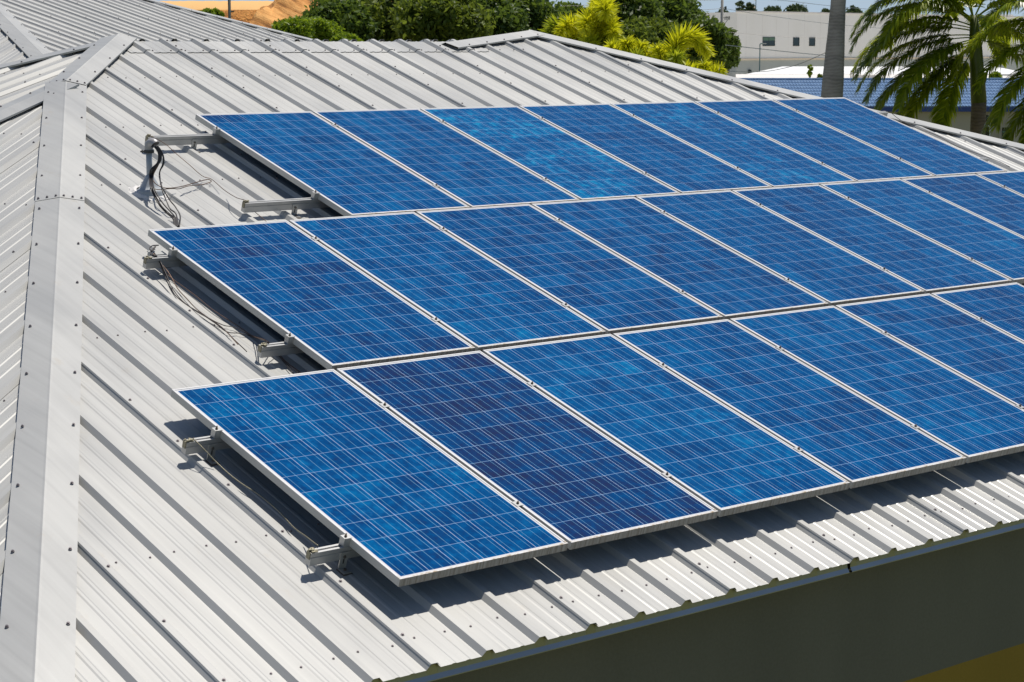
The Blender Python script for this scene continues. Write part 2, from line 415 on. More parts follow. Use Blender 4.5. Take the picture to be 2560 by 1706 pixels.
def cap_screws(p0, p1, a, b, w, step_a, step_b, lift=0.046, off=0.1, r=0.0085):
    lift -= 0.010; d = (p1 - p0).normalized(); L = (p1 - p0).length
    for ang, st_ in ((a, step_a), (b, step_b)):
        n = nrm(ang).normalized(); t = n.cross(d); t = t if t.dot(Vector((math.cos(R(ang)), math.sin(R(ang)), 0))) > 0 else -t
        s = off
        while s < L:
            SCREWS.append((p0 + d * s + Vector((0, 0, lift)) + t * (w - 0.03) + n * 0.002, n, r)); s += st_
def cross_screws(p, d, a, b, w, lift, n_side=3):
    lift -= 0.010
    for ang in (a, b):
        n = nrm(ang).normalized(); t = n.cross(d); t = t if t.dot(Vector((math.cos(R(ang)), math.sin(R(ang)), 0))) > 0 else -t
        for i in range(n_side): SCREWS.append((p + Vector((0, 0, lift)) + t * (w * (0.16 + 0.36 * i)) + n * 0.002, n, 0.0085))
HW = 0.152
dAB = hipdir(270, 210)
JT = JABC + dAB * (JABC - Vector((0.13, 1.1, 0))).length * 0
jt = unpix(154, 486, PAN + 0.05); sj = (jt - JABC).dot(dAB)
pj = JABC + dAB * sj
cap(pj - dAB * 0.03, CAB, 270, 210, HW, lift=0.044)
cap(JABC - dAB * 0.035, pj + dAB * 0.03, 270, 210, HW, lift=0.0475)
cross_screws(pj + dAB * 0.0, dAB, 270, 210, HW, 0.049)
stepAB = PITCH_RIB / abs(dAB.x)
cap_screws(JABC, CAB, 270, 210, HW, 0.305 / 0.5, 0.305 / 0.5, 0.0475, 0.22)
dAC = hipdir(270, 180)
cap(JAC - dAC * 0.10, JABC + dAC * 0.003, 270, 180, HW, lift=0.0530)
cross_screws(JABC - dAC * 0.03, dAC, 270, 180, HW, 0.0540)
cap_screws(JAC, JABC, 270, 180, HW, 0.44, 0.44, 0.0530, 0.20)
cap(JABC + hipdir(180, 210) * 0.02, CBC, 210, 180, HW, lift=0.0445)
cap_screws(JABC, CBC, 210, 180, HW, 1.2, 0.3, 0.0445, 0.25)
cap(JAC + hipdir(180, 90) * 0.02, CCD, 180, 90, HW, lift=0.0465)
cap_screws(JAC, CCD, 180, 90, HW, 0.44, 0.44, 0.0465, 0.32)
cap(PEAK - hipdir(270, 0) * 0.03, CAG, 270, 0, 0.17, lift=0.0475)
d = hipdir(270, 0); nA = nrm(270).normalized(); tA = nA.cross(d); tA = tA if tA.y < 0 else -tA
for k in range(28):
    xr = PH + 0.04 + PITCH_RIB * (27 + k)
    if xr > PEAK.x + 0.05: SCREWS.append((PEAK + d * ((xr - PEAK.x + 0.10) / d.x) + Vector((0, 0, 0.0375)) + tA * 0.14 + nA * 0.002, nA, 0.0085))
dAH = hipdir(270, 120)
cap(PEAK + dAH * 0.0, PEAK + dAH * 1.42, 270, 120, 0.15, lift=0.050)
for s in (0.05, 0.33, 0.62, 0.9, 1.18): SCREWS.append((PEAK + dAH * s + Vector((0, 0, 0.04)) - Vector((0, 0.13 * math.cos(SL), 0.13 * math.sin(SL))) + nA * 0.002, nA, 0.0085))
cap(APEX, to_eave(APEX, dEF, -1.5), 300, 210, 0.17, lift=0.0475)
cap_screws(APEX, to_eave(APEX, dEF, -1.5), 300, 210, 0.17, 0.44, 0.44, 0.0475, 0.2)
cap(APEX, to_eave(APEX, dER, -1.5), 300, 30, 0.16, lift=0.0475)
cap_screws(APEX, to_eave(APEX, dER, -1.5), 300, 30, 0.16, 0.44, 9, 0.0475, 0.2)

# formed ridge cap, ribs meeting over the ridge
MfA = FACES['A'][0]
vr = RIDGE_Y / math.cos(SL)
bm = ribbed(MfA, JAC.x - 0.1, 5.75, vr - 0.285, vr + 0.0005, [(Vector((JAC.x - 0.02, 0, 0)), Vector((-1, 0, 0))), line_clip(JAC, JABC, inA), (Vector((5.78, 0, 0)), Vector((1, 0, 0)))], PH, 0.0055, seam=False)
rc = obj('ridge_cap', bm, M['cap']); rc.matrix_world = MfA; under(rc, bld)
md = rc.modifiers.new('thick', 'SOLIDIFY'); md.thickness = 0.0025; md.offset = 0
# mirrored back half
mir = []
for v in rc.data.vertices:
    w_ = MfA @ v.co; mir.append((w_.x, 2 * RIDGE_Y - w_.y, w_.z))
rb = obj('ridge_cap', (mir, [tuple(reversed(p.vertices)) for p in rc.data.polygons]), M['cap']); under(rb, bld)
for k in range(11, 25):
    for a in (0.105, 0.275):
        x = PH + k * PITCH_RIB + a
        if JAC.x + 0.12 < x < 7.0:
            SCREWS.append((MfA @ Vector((x, vr - 0.245, 0.0085)), EZ, 0.0075))
    if (k - 1) % 3 == 0 and JAC.x < PH + k * PITCH_RIB < 5.9:
        SCREWS.append((MfA @ Vector((PH + k * PITCH_RIB + 0.04, vr - 0.20, RIBH + 0.008)), EZ, 0.0085))
        SCREWS.append((MfA @ Vector((PH + k * PITCH_RIB + 0.04, vr - 0.06, RIBH + 0.008)), EZ, 0.0085))

# screws of the sheets
def inside(p, clips):
    return any(all((p - q).dot(n) < -0.19 for q, n in cl) for cl in clips)
VPUR_A = []
def vof(px, py): return (MfA.inverted() @ unpix(px, py, PAN)).y
purl = [vof(281, 195), vof(274, 319), vof(411, 456), vof(367, 832), vof(440, 1382)]
purl = sorted(purl)
def face_screws(key, vlist, seam_step, seam_h=RIBH + 0.003, seam_off=0.066):
    Mf, clips, u0, u1, v0, v1, ph, o = FACES[key]
    n = Mf.to_3x3() @ Vector((0, 0, 1))
    for k in range(math.floor((u0 - ph) / PITCH_RIB), math.ceil((u1 - ph) / PITCH_RIB)):
        b = ph + k * PITCH_RIB
        for v in vlist:
            for a in (0.108, 0.276):
                p = Mf @ Vector((b + a + rng.uniform(-.008, .008), v + rng.uniform(-.012, .012), 0.001))
                if inside(p, clips): SCREWS.append((p, n, 0.006))
        if (k - 1) % 3 == 0:
            v = v0 + 0.21 + rng.uniform(0, .03)
            while v < v1:
                p = Mf @ Vector((b + 0.040, v, seam_h))
                if inside(p, clips): SCREWS.append((p, n, 0.0085))
                v += seam_step
gap = 1.25
vl = [EAVE_Y / math.cos(SL) + 0.22]
for q in purl:
    if all(abs(q - x) > 0.35 for x in vl): vl.append(q)
face_screws('A', vl, 0.47)
face_screws('B', [VE(JABC) + 0.2 + i * 1.25 for i in range(7)], 0.6)
face_screws('C', [VE(JAC) + 0.2 + i * 1.25 for i in range(7)], 0.6)
face_screws('E', [0.0, 1.9, 3.8, -1.9], 0.72)
face_screws('F', [vF + 0.2 + i * 1.6 for i in range(7)], 0.7)
def screw_geo(mb, p, n, r):
    r *= 0.76
    q = n.to_track_quat('Z', 'Y').to_matrix()
    def ring(rr, z, k=6): return [p + q @ Vector((rr * math.cos(2 * math.pi * i / k), rr * math.sin(2 * math.pi * i / k), z)) for i in range(k)]
    a, b, c, d_ = ring(r * 1.45, 0), ring(r * 1.35, r * 0.35), ring(r * 0.95, r * 0.4), ring(r * 0.85, r * 1.2)
    fs = []
    for l in range(3):
        for i in range(6): fs.append((l * 6 + i, l * 6 + (i + 1) % 6, (l + 1) * 6 + (i + 1) % 6, (l + 1) * 6 + i))
    fs.append(tuple(range(18, 24))); mb.add(a + b + c + d_, fs)
def cam_px(p):
    v = _cr.transposed() @ (p - CAM)
    return (1280 + FPX * v.x / -v.z, 853 - FPX * v.y / -v.z, -v.z)
vis = []
for sc in SCREWS:
    x, y, z = cam_px(sc[0])
    if z > 0 and -60 < x < 2620 and -60 < y < 1760: vis.append((z / sc[2], sc))
vis.sort(key=lambda t: t[0])
SCREW_VIS = vis                    # built further down, once the panels that hide some of them are known

# eave trim: plate that closes the rib ends, with a drip flange
def eave_trim(x0, x1):
    mb = MB(); yy = EAVE_Y / math.cos(SL) + 0.022
    k0 = math.floor((x0 - PH) / PITCH_RIB); k1 = math.ceil((x1 - PH) / PITCH_RIB)
    tops = [(PH + k * PITCH_RIB + a, h) for k in range(k0, k1) for a, h in PROF if x0 <= PH + k * PITCH_RIB + a <= x1]
    tp = [MfA @ Vector((x, yy, h - 0.003)) for x, h in tops]
    y_f = tp[0].y; zb = (MfA @ Vector((0, yy, 0))).z - 0.036
    bt = [Vector((p.x, y_f - 0.0, zb)) for p in tp]
    dr = [Vector((p.x, y_f - 0.013, zb - 0.020)) for p in tp]
    dr2 = [Vector((p.x, y_f - 0.011, zb - 0.025)) for p in tp]
    bk = [Vector((p.x, y_f + 0.02, zb - 0.025)) for p in tp]
    n = len(tp); vs = tp + bt + dr + dr2 + bk; fs = []
    for l in range(1, 4):
        for i in range(n - 1): fs.append((l * n + i, (l + 1) * n + i, (l + 1) * n + i + 1, l * n + i + 1))
    mb.add(vs, fs); o = under(obj('drip_edge', mb.data(), M['trim']), bld)
    mb = MB(); mb.add(tp + bt, [(i, n + i, n + i + 1, i + 1) for i in range(n - 1)]); return under(obj('eave_trim', mb.data(), M['trim_plate']), bld)
jx = (CAM + ray(2127, 1418) * ((EAVE_Y - CAM.y) / ray(2127, 1418).y)).x
eave_trim(CAB.x + 0.02, jx - 0.003); eave_trim(jx + 0.003, CAG.x)
# walls: grey band above, ochre below
wy = EAVE_Y + 0.16
zp = (CAM + ray(2560, 1608) * ((wy - CAM.y) / ray(2560, 1608).y)).z
GZ = -6.2
def wall_mat(name, c):
    k = N(name, 0.85, 0, 0.2); v = k.coord()
    f = k.math('ADD', k.math('MULTIPLY', k.noise(k.mapping(v, (1, 1, .25)), 1.6, 4), 0.6), k.math('MULTIPLY', k.noise(v, 60, 3), 0.4))
    k.col(k.ramp(f, [(0.3, tuple(x * .86 for x in c)), (0.7, tuple(x * 1.12 for x in c))])); k.bump(k.noise(v, 240, 2), 0.25, 0.004); return k.m
M['wall_grey'] = wall_mat('painted_stucco_grey', (0.185, 0.172, 0.125))
M['wall_ochre'] = wall_mat('painted_stucco_ochre', (0.34, 0.22, 0.035))
foot = [(CAB.x + 0.1, wy), (CAG.x - 0.16, wy), (CAG.x - 0.16, 9), (CBC.x + 0.16, 9), (CBC.x + 0.16, CBC.y)]
def prism_wall(name, pts, z0, z1, mat):
    n = len(pts); vs = [(x, y, z0) for x, y in pts] + [(x, y, z1) for x, y in pts]
    return under(obj(name, (vs, [(i, (i + 1) % n, n + (i + 1) % n, n + i) for i in range(n)]), M[mat]), bld)
prism_wall('wall', foot, zp, EAVE_Z - 0.02, 'wall_grey')['label'] = 'grey painted upper band of wall'
prism_wall('wall', foot, GZ, zp, 'wall_ochre')['label'] = 'ochre painted lower band of wall'
o = obj('soffit', ([(CAB.x, EAVE_Y + 0.05, EAVE_Z - 0.052), (CAG.x, EAVE_Y + 0.05, EAVE_Z - 0.052), (CAG.x, wy + .001, EAVE_Z - 0.052), (CAB.x, wy + .001, EAVE_Z - 0.052)], [(0, 1, 2, 3)]), M['wall_grey']); under(o, bld)
# walls under the rear wing
q0 = to_eave(APEX, dEF, -1.5); q1 = to_eave(APEX, dER, -1.5)
qb = Vector((-1, 1.732, 0)).normalized() * 14
cc = APEX
pts = [cc + (q - cc) * 0.97 for q in (q0, q1, q1 + qb, q0 + qb)]
prism_wall('wall', [(p.x, p.y) for p in pts], GZ, -1.55, 'wall_ochre')

# ------------------------------------------------------------------ solar panels
GXP, G12, G23, O1, O3 = 0.021, 0.034, 0.0380, 1.5366, -1.0172
def frame_data():
    mb = MB(); l = 0.011; t = 0.040
    for a, b in (((0, 0, -t), (PW_, l, 0)), ((0, PH_ - l, -t), (PW_, PH_, 0)), ((0, l, -t), (l, PH_ - l, 0)), ((PW_ - l, l, -t), (PW_, PH_ - l, 0))): mb.box(a, b)
    return mb.data()
def face_data():
    z = -0.0025; l = 0.0105
    return ([(l, l, z), (PW_ - l, l, z), (PW_ - l, PH_ - l, z), (l, PH_ - l, z), (l, l, z - .006), (PW_ - l, l, z - .006), (PW_ - l, PH_ - l, z - .006), (l, PH_ - l, z - .006)],
            [(0, 1, 2, 3), (7, 6, 5, 4)])
ROWN = {1: 'upper', 2: 'middle', 3: 'front'}
ORD = ['first', 'second', 'third', 'fourth', 'fifth', 'sixth', 'seventh', 'eighth', 'ninth']
LOOK = {(3, 1): 'noticeably darker purple-blue solar panel', (1, 2): 'pale cyan-mottled blue solar panel', (1, 0): 'blue solar panel above two bare rail ends',
        (1, 6): 'blue solar panel in front of the palm trunk', (2, 0): 'blue solar panel with cables along its edge',
        (3, 0): 'blue solar panel nearest the camera'}
TINT = {(3, 1): 0.25, (1, 2): 0.60, (1, 4): 0.55, (2, 0): 0.44, (2, 1): 0.52, (3, 2): 0.54, (3, 0): 0.50, (1, 0): 0.5}
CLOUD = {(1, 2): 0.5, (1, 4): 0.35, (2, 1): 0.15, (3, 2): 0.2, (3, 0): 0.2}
proto = empty('solar_panel')
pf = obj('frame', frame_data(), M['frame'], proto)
bv = pf.modifiers.new('bev', 'BEVEL'); bv.width = 0.0012; bv.segments = 1
pc = obj('cell_face', face_data(), M['cells'], proto)
PANELS = []
first = True
for row, x0, ytop, n in ((1, O1, -(PH_ + G12), 7), (2, 0.0, 0.0, 9), (3, O3, PH_ + G23, 7)):
    for i in range(n):
        if first: p = proto; first = False
        else: p = copy_tree(proto)
        p.location = PW(x0 + i * (PW_ + GXP), ytop + PH_, (-0.009 if row == 1 else 0) + rng.uniform(-0.001, 0.001)); p.rotation_euler = (SL, 0, 0)
        look = LOOK.get((row, i), 'blue solar panel in a silver frame')
        tag(p, f'{look}, {ORD[i]} from left in {ROWN[row]} row', 'solar panel', f'solar panels in the {ROWN[row]} row')
        cf = [c for c in p.children if c.name.startswith('cell')][0]
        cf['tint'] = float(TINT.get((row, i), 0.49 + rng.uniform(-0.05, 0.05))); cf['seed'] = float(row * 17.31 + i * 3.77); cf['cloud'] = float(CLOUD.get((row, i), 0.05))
        PANELS.append(p)

# rails with brackets and clamps
RAILS = {}
def rail_prof():
    w = 0.019; return [(-w, -0.064), (w, -0.064), (w, -0.026), (w - .004, -0.024), (w - .004, -0.021), (w, -0.019), (w, 0), (0.006, 0), (0.006, -0.010), (-0.006, -0.010), (-0.006, 0), (-w, 0),
                       (-w, -0.019), (-w + .004, -0.021), (-w + .004, -0.024), (-w, -0.026)]
def make_rail(yd, x0, x1, label, gapsx, feetx, endx, short=None):
    root = empty('mounting_rail', PW(x0, yd, -0.104 - (0.009 if yd < 0 else 0)), (SL, 0, 0))
    tag(root, label, 'rail', 'aluminium rails under the panels')
    Mi = (Matrix.Translation(root.location) @ root.rotation_euler.to_matrix().to_4x4()).inverted()
    # local: x along, y up the slope, z normal; rail top at z = .064
    mb = MB(); mb.prism([(y, z + 0.064) for y, z in rail_prof()], (0, 0, 0), (1, 0, 0), x1 - x0, Vector((0, 1, 0)), Vector((0, 0, 1)))
    obj('rail_bar', mb.data(), M['alu'], root)
    # end clamp beside the first panel
    e = endx - x0
    mb = MB(); mb.box((e - 0.034, -0.018, 0.0645), (e - 0.0015, 0.018, 0.1075)); mb.box((e - 0.0015, -0.018, 0.1045), (e + 0.008, 0.018, 0.1075))
    c = obj('end_clamp', mb.data(), M['alu'], root)
    mb = MB(); mb.tube([(e - 0.017, 0, 0.1075), (e - 0.017, 0, 0.124)], 0.0042, 6); mb.tube([(e - 0.017, 0, 0.1075), (e - 0.017, 0, 0.113)], 0.0075, 6)
    obj('bolt', mb.data(), M['bolt'], c)
    for g in gapsx:
        g = g - x0
        if g > x1 - x0: continue
        mb = MB(); mb.box((g - 0.021, -0.022, 0.1043), (g + 0.021, 0.022, 0.1068)); mb.box((g - 0.006, -0.02, 0.07), (g + 0.006, 0.02, 0.1043))
        c = obj('mid_clamp', mb.data(), M['alu'], root)
        mb = MB(); mb.tube([(g, 0, 0.1068), (g, 0, 0.113)], 0.008, 6); mb.tube([(g, 0.0, 0.113), (g, 0.0, 0.121)], 0.004, 6)
        obj('bolt', mb.data(), M['bolt'], c)
    for fx in feetx:
        g = fx - x0; b = PAN + 0.104 + (0.009 if yd < 0 else 0)
        mb = MB()
        mb.box((g - 0.021, -0.024, b + 0.004), (g + 0.021, -0.0195, 0.040))          # upright plate on the rail's lower side
        mb.box((g - 0.021, -0.068, b + 0.004), (g + 0.021, -0.024, b + 0.009))       # foot
        c = obj('bracket', mb.data(), M['steel'], root)
        mb = MB(); mb.box((g - 0.026, -0.076, b), (g + 0.026, -0.016, b + 0.004)); obj('pad', mb.data(), M['bolt'], c)
        mb = MB(); mb.tube([(g, -0.024, 0.018), (g, -0.031, 0.018)], 0.0075, 6); obj('bolt', mb.data(), M['bolt'], c); mb = MB(); mb.tube([(g, -0.046, b + 0.009), (g, -0.046, b + 0.018)], 0.008, 6); obj('bolt', mb.data(), M['bolt'], c)
        mb = MB(); mb.box((g - 0.004, -0.0246, -0.018), (g + 0.004, -0.024, 0.006)); obj('slot', mb.data(), M['dark'], c)
    # grounding lug clamped on the end
    mb = MB(); rr = random.Random(int(yd * 1000))
    for i in range(9):
        x, y, z = rr.uniform(0.0, 0.035), rr.uniform(-0.016, 0.016), 0.064 + rr.uniform(0.001, 0.010); a = rr.uniform(0.004, 0.008)
        mb.box((x - a, y - a * .7, z - a * .6), (x + a, y + a * .7, z + a * .6), Matrix.Translation((0, 0, 0)))
    mb.box((-0.004, -0.013, 0.03), (0.0005, 0.013, 0.066))
    obj('ground_lug', mb.data(), M['brass'], root)
    RAILS[label] = root
    return root
def xend(px, py): q = MfA.inverted() @ unpix(px, py, -0.045); return q.x
def gaps(x0, n): return [x0 + i * (PW_ + GXP) - GXP / 2 for i in range(1, n)]
xr1, xr2 = xend(2222, 281), xend(2469, 395)
fpx = lambda px, py: (MfA.inverted() @ unpix(px, py, -0.12)).x
T1 = -(PH_ + G12); T3 = PH_ + G23
make_rail(T1 + 0.31, 0.965, xr1, 'aluminium rail reaching out long behind the gooseneck pipe', gaps(O1, 7), [fpx(496, 372), 3.3, 5.2, 7.1], O1)
make_rail(T1 + 1.555, 0.965, xr2, 'aluminium rail with slotted bracket under the lower end of the upper row', gaps(O1, 7), [fpx(737, 528), 3.6, 5.5, 7.4], O1)
make_rail(0.315, -0.195, 9.2, 'aluminium rail with small junction box on its end', gaps(0, 9), [0.35, 2.2, 4.1, 6.0], 0.0)
make_rail(1.565, -0.20, 9.2, 'aluminium rail with cables crossing its end, under the middle row', gaps(0, 9), [0.45, 2.3, 4.2, 6.1], 0.0)
make_rail(T3 + 0.455, -1.205, 6.2, 'aluminium rail nearer the top of the front panel row', gaps(O3, 7), [fpx(519, 1128), 0.8, 2.7, 4.6], O3)
make_rail(T3 + 1.56, -1.225, 6.2, 'aluminium rail with tall bracket nearest the eave', gaps(O3, 7), [fpx(848, 1400), 0.9, 2.8, 4.7], O3)

# ------------------------------------------------------------------ screws: the largest in view one by one, the rest as one part
def hidden_by_panels(p):
    q = CAM - p; n = EZ
    h0, h1 = n.dot(p), n.dot(CAM)
    s = (0 - h0) / (h1 - h0)
    if s <= 0: return False
    w_ = p + q * s; x, y = w_.x, -EY.dot(w_)
    for x0, ytop, k in ((O1, T1, 7), (0, 0, 9), (O3, T3, 7)):
        if x0 - 0.01 < x < x0 + k * (PW_ + GXP) and ytop - 0.01 < y < ytop + PH_ + 0.02: return True
    return False
keep = [sc for z, sc in SCREW_VIS if not hidden_by_panels(sc[0])]
for p, n, r in keep[:100]:
    mb = MB(); screw_geo(mb, Vector((0, 0, 0)), n, r)
    o = obj('roof_screw', mb.data(), M['screw']); o.location = p; under(o, bld)
mb = MB()
for p, n, r in keep[100:]: screw_geo(mb, p, n, r)
o = under(obj('roof_screw', mb.data(), M['screw']), bld); o['kind'] = 'stuff'

# ------------------------------------------------------------------ conduit mast
base = unpix(375, 484, PAN)
mast = empty('conduit_mast', base)
tag(mast, 'grey vent-like conduit pipe with gooseneck top standing on the roof', 'conduit pipe')
mb = MB(); prof = [(0.098, -0.045), (0.094, 0.006), (0.088, 0.02), (0.080, 0.026), (0.076, 0.03)]
def lathe(prof, c=(0, 0, 0), n=24, M_=None):
    vs, fs = [], []
    for r, z in prof:
        for k in range(n):
            v = Vector((c[0] + r * math.cos(2 * math.pi * k / n), c[1] + r * math.sin(2 * math.pi * k / n), c[2] + z)); vs.append(v if M_ is None else M_ @ v)
    for i in range(len(prof) - 1):
        for k in range(n): fs.append((i * n + k, i * n + (k + 1) % n, (i + 1) * n + (k + 1) % n, (i + 1) * n + k))
    return vs, fs
obj('boot', lathe([(0.100, -0.05), (0.098, 0.01), (0.090, 0.026), (0.074, 0.030), (0.062, 0.05), (0.030, 0.105), (0.024, 0.118), (0.0205, 0.12)]), M['boot'], mast, True)
# smeared sealant around the boot
vs, fs = [], []; nk = 40
tilt = Matrix.Rotation(SL, 4, 'X')
for j, (r, z) in enumerate(((0.09, 0.016), (0.108, 0.014), (0.126, 0.003), (0.14, 0.0005))):
    for k in range(nk):
        a = 2 * math.pi * k / nk; rr = r * (1 + (0.12 * rng.uniform(-1, 1) if j > 1 else 0))
        vs.append(tilt @ Vector((rr * math.cos(a), rr * math.sin(a), z + (0.004 * rng.uniform(0, 1) if j == 1 else 0))))
for j in range(3):
    for k in range(nk): fs.append((j * nk + k, j * nk + (k + 1) % nk, (j + 1) * nk + (k + 1) % nk, (j + 1) * nk + k))
obj('sealant', (vs, fs), M['seal'], mast)
mb = MB(); mb.tube([(0, 0, 0.10), (0, 0, 0.285)], 0.0195, 20); obj('pipe', mb.data(), M['pvc'], mast, True)
# gooseneck: fat bend, open end facing down to the right
rt = Vector(_cr.col[0]); rt.z = 0; rt.normalize(); tow = Vector((CAM.x - base.x, CAM.y - base.y, 0)).normalized()
dirn = (rt * 0.82 + tow * 0.55).normalized()
pts = []; Rb = 0.030
for i in range(11):
    a = math.pi * (i / 10) * 0.80
    pts.append(Vector((0, 0, 0.300)) + dirn * (Rb * (1 - math.cos(a))) + Vector((0, 0, Rb * math.sin(a))))
pts = [Vector((0, 0, 0.268))] + pts
mb = MB(); mb.tube(pts, [0.027] + [0.028 + 0.0035 * i / 10 for i in range(11)], 20, cap=False)
mb.tube(pts[::-1], ([0.024] + [0.0245 + 0.0035 * i / 10 for i in range(11)])[::-1], 20, cap=False)
obj('gooseneck', mb.data(), plain('gooseneck_grey', (0.42, 0.40, 0.40), 0.32, 0.1, 0.06, 20), mast, True)
mb = MB(); mb.tube([(0, 0, 0.262), (0, 0, 0.282)], 0.032, 16); mb.tube([(0, 0, .266), (0, 0, .278)], 0.0345, 16)
ax = -rt; mb.tube([ax * 0.03 + Vector((0, 0, .272)), ax * 0.056 + Vector((0, 0, .272))], 0.006, 6); mb.tube([ax * 0.044 + Vector((0, 0, .262)), ax * 0.044 + Vector((0, 0, .282))], 0.004, 6)
obj('pipe_clamp', mb.data(), plain('clamp_dark', (0.07, 0.07, 0.07), 0.5, 0.5), mast)
mouth = base + pts[-1]

def roofdepth(px, py, h):
    d = ray(px, py); return (h - EZ.dot(CAM)) / EZ.dot(d)
fwd = -Vector(_cr.col[2])
def path(px_list, d0, h0=None, hs=None):
    """photo pixels to points: each entry (px, py, h) lies h off the roof pan; h None = hang at depth d0"""
    out = []
    for e in px_list:
        x, y, h = e
        lim = roofdepth(x, y, PAN + 0.006)
        if h is None: out.append(at(x, y, min(d0, lim)))
        else: out.append(at(x, y, roofdepth(x, y, PAN + h)))
    return out
def cable(name, pts, r, mat, label, group=None, cat='cable', k=8):
    mb = MB(); mb.tube(spline(pts, k), r, 6); o = obj(name, mb.data(), M[mat], None, True)
    return tag(o, label, cat, group)
dm = (mouth - CAM).dot(fwd) - 0.01
def cx(X, Y): return (330 + X / 6.27, 330 + Y / 6.27)
BL = 'black cable of the bundle hanging from the gooseneck pipe down to the middle row'
bund = [
 [(350, 235), (405, 310), (418, 400), (395, 490), (300, 590), (275, 700), (285, 840), (340, 990), (430, 1150), (540, 1270), (640, 1360), (665, 1480)],
 [(360, 230), (415, 300), (430, 400), (405, 500), (320, 600), (292, 720), (305, 850), (365, 1000), (450, 1150), (560, 1280), (655, 1370), (680, 1485)],
 [(375, 228), (430, 300), (448, 390), (420, 490), (335, 590), (310, 720), (320, 860), (385, 1020), (470, 1170), (580, 1280), (670, 1360), (697, 1485)],
 [(390, 226), (440, 300), (460, 380), (440, 470), (360, 580), (330, 700), (335, 850), (410, 1010), (500, 1140), (610, 1260), (690, 1360), (712, 1490)],
 [(405, 224), (470, 320), (500, 430), (490, 520), (440, 610), (430, 700), (450, 800), (480, 930), (540, 1080), (600, 1210), (690, 1290), (725, 1480)],
 [(398, 222), (462, 315), (492, 425), (478, 520), (437, 620), (436, 700), (458, 830), (530, 970), (600, 1080), (690, 1190), (755, 1320), (740, 1485)],
]
for b in bund:
    pl = []
    for i, (X, Y) in enumerate(b):
        px, py = cx(X, Y); n = len(b)
        if i < 6: pl.append((px, py, None))
        else:
            f = (i - 5) / (n - 6); pl.append((px, py, max(0.010, 0.16 * (1 - f) ** 1.3 + 0.010)))
    cable('cable', path(pl, dm), 0.0046, 'cable', BL, 'cables hanging from the gooseneck pipe')
# the two that loop out over the roof
lp = [(370, 232), (425, 310), (440, 400), (405, 510), (345, 640), (332, 750), (385, 825), (520, 880), (720, 868), (930, 815), (1100, 765), (1200, 742)]
pl = [(*cx(X, Y), None if i < 5 else max(0.03, 0.10 - 0.012 * (i - 5))) for i, (X, Y) in enumerate(lp)]
cable('cable', path(pl, dm), 0.0030, 'wire', 'brown cable from the gooseneck, upper of the two looping out rightwards')
lp = [(382, 230), (438, 310), (452, 400), (418, 510), (340, 660), (318, 780), (345, 880), (420, 905), (620, 890), (740, 893), (880, 850), (1100, 825), (1225, 790), (1240, 765), (1190, 742)]
pl = [(*cx(X, Y), None if i < 5 else max(0.03, 0.10 - 0.012 * (i - 5))) for i, (X, Y) in enumerate(lp)]
cable('cable', path(pl, dm), 0.0030, 'wire', 'brown cable from the gooseneck, lower loop doubling back at its right end')
# thin earth wire from rail to rail past the loop end
r1 = PW(0.985, T1 + 0.31, -0.041); r2 = PW(0.985, T1 + 1.555, -0.041)
ew = [r1] + path([(*cx(520, 190), 0.12), (*cx(700, 350), 0.08), (*cx(880, 500), 0.05), (*cx(1100, 690), 0.035), (*cx(1250, 745), 0.03), (560, 475, 0.05), (590, 494, 0.10)], dm) + [r2] + path([(632, 525, 0.05), (655, 545, 0.03), (668, 556, 0.03)], dm)
cable('wire', ew, 0.0024, 'wire', 'thin brown earth wire draped between the two upper bare rail ends', cat='wire')
# middle row: cables from the junction box along the open edge
def c6(X, Y): return (340 + X * 0.2742, 560 + Y * 0.2742)
mid = [
 ([(150, 275), (200, 345), (240, 390), (270, 470), (340, 600), (420, 700), (540, 790), (680, 870), (800, 960), (900, 1060), (1010, 1165)], 'dark cable ending loose on the roof short of the second middle rail'),
 ([(155, 270), (210, 340), (300, 450), (380, 590), (470, 690), (550, 775), (650, 850), (760, 925), (840, 1000), (930, 1100)], 'brown cable running closest to the frame shadow, ending on the roof'),
 ([(160, 280), (215, 350), (260, 470), (340, 630), (440, 720), (560, 805), (700, 880), (800, 925), (900, 945), (1010, 1000), (1110, 1050), (1185, 1070), (1250, 1140), (1330, 1240), (1430, 1362)], 'dark cable of the middle row crossing the second rail end, lowest strand'),
 ([(158, 268), (220, 340), (250, 420), (330, 500), (440, 580), (560, 670), (680, 770), (800, 850), (930, 930), (1060, 1020), (1180, 1062), (1260, 1130), (1360, 1250), (1500, 1355)], 'thin brown wire lying in the shadow beside the middle row frame'),
 ([(165, 262), (230, 360), (300, 520), (350, 640), (450, 730), (580, 810), (720, 905), (830, 985), (960, 1000), (1090, 1040), (1190, 1075), (1290, 1190), (1400, 1300), (1480, 1362)], 'dark cable of the middle row crossing the second rail end, middle strand'),
]
rl = PW(-0.18, 0.315, -0.034)
for pts_, lab in mid:
    pl = []
    for i, (X, Y) in enumerate(pts_):
        over = 1120 < X < 1230
        pl.append((*c6(X, Y), 0.125 if (over or i == 0) else (0.09 if i == 1 else (0.05 if i == 2 else 0.018))))
    cable('cable', path(pl, dm), 0.0028, 'wire' if 'brown' in lab else 'cable', lab, 'cables along the middle row')
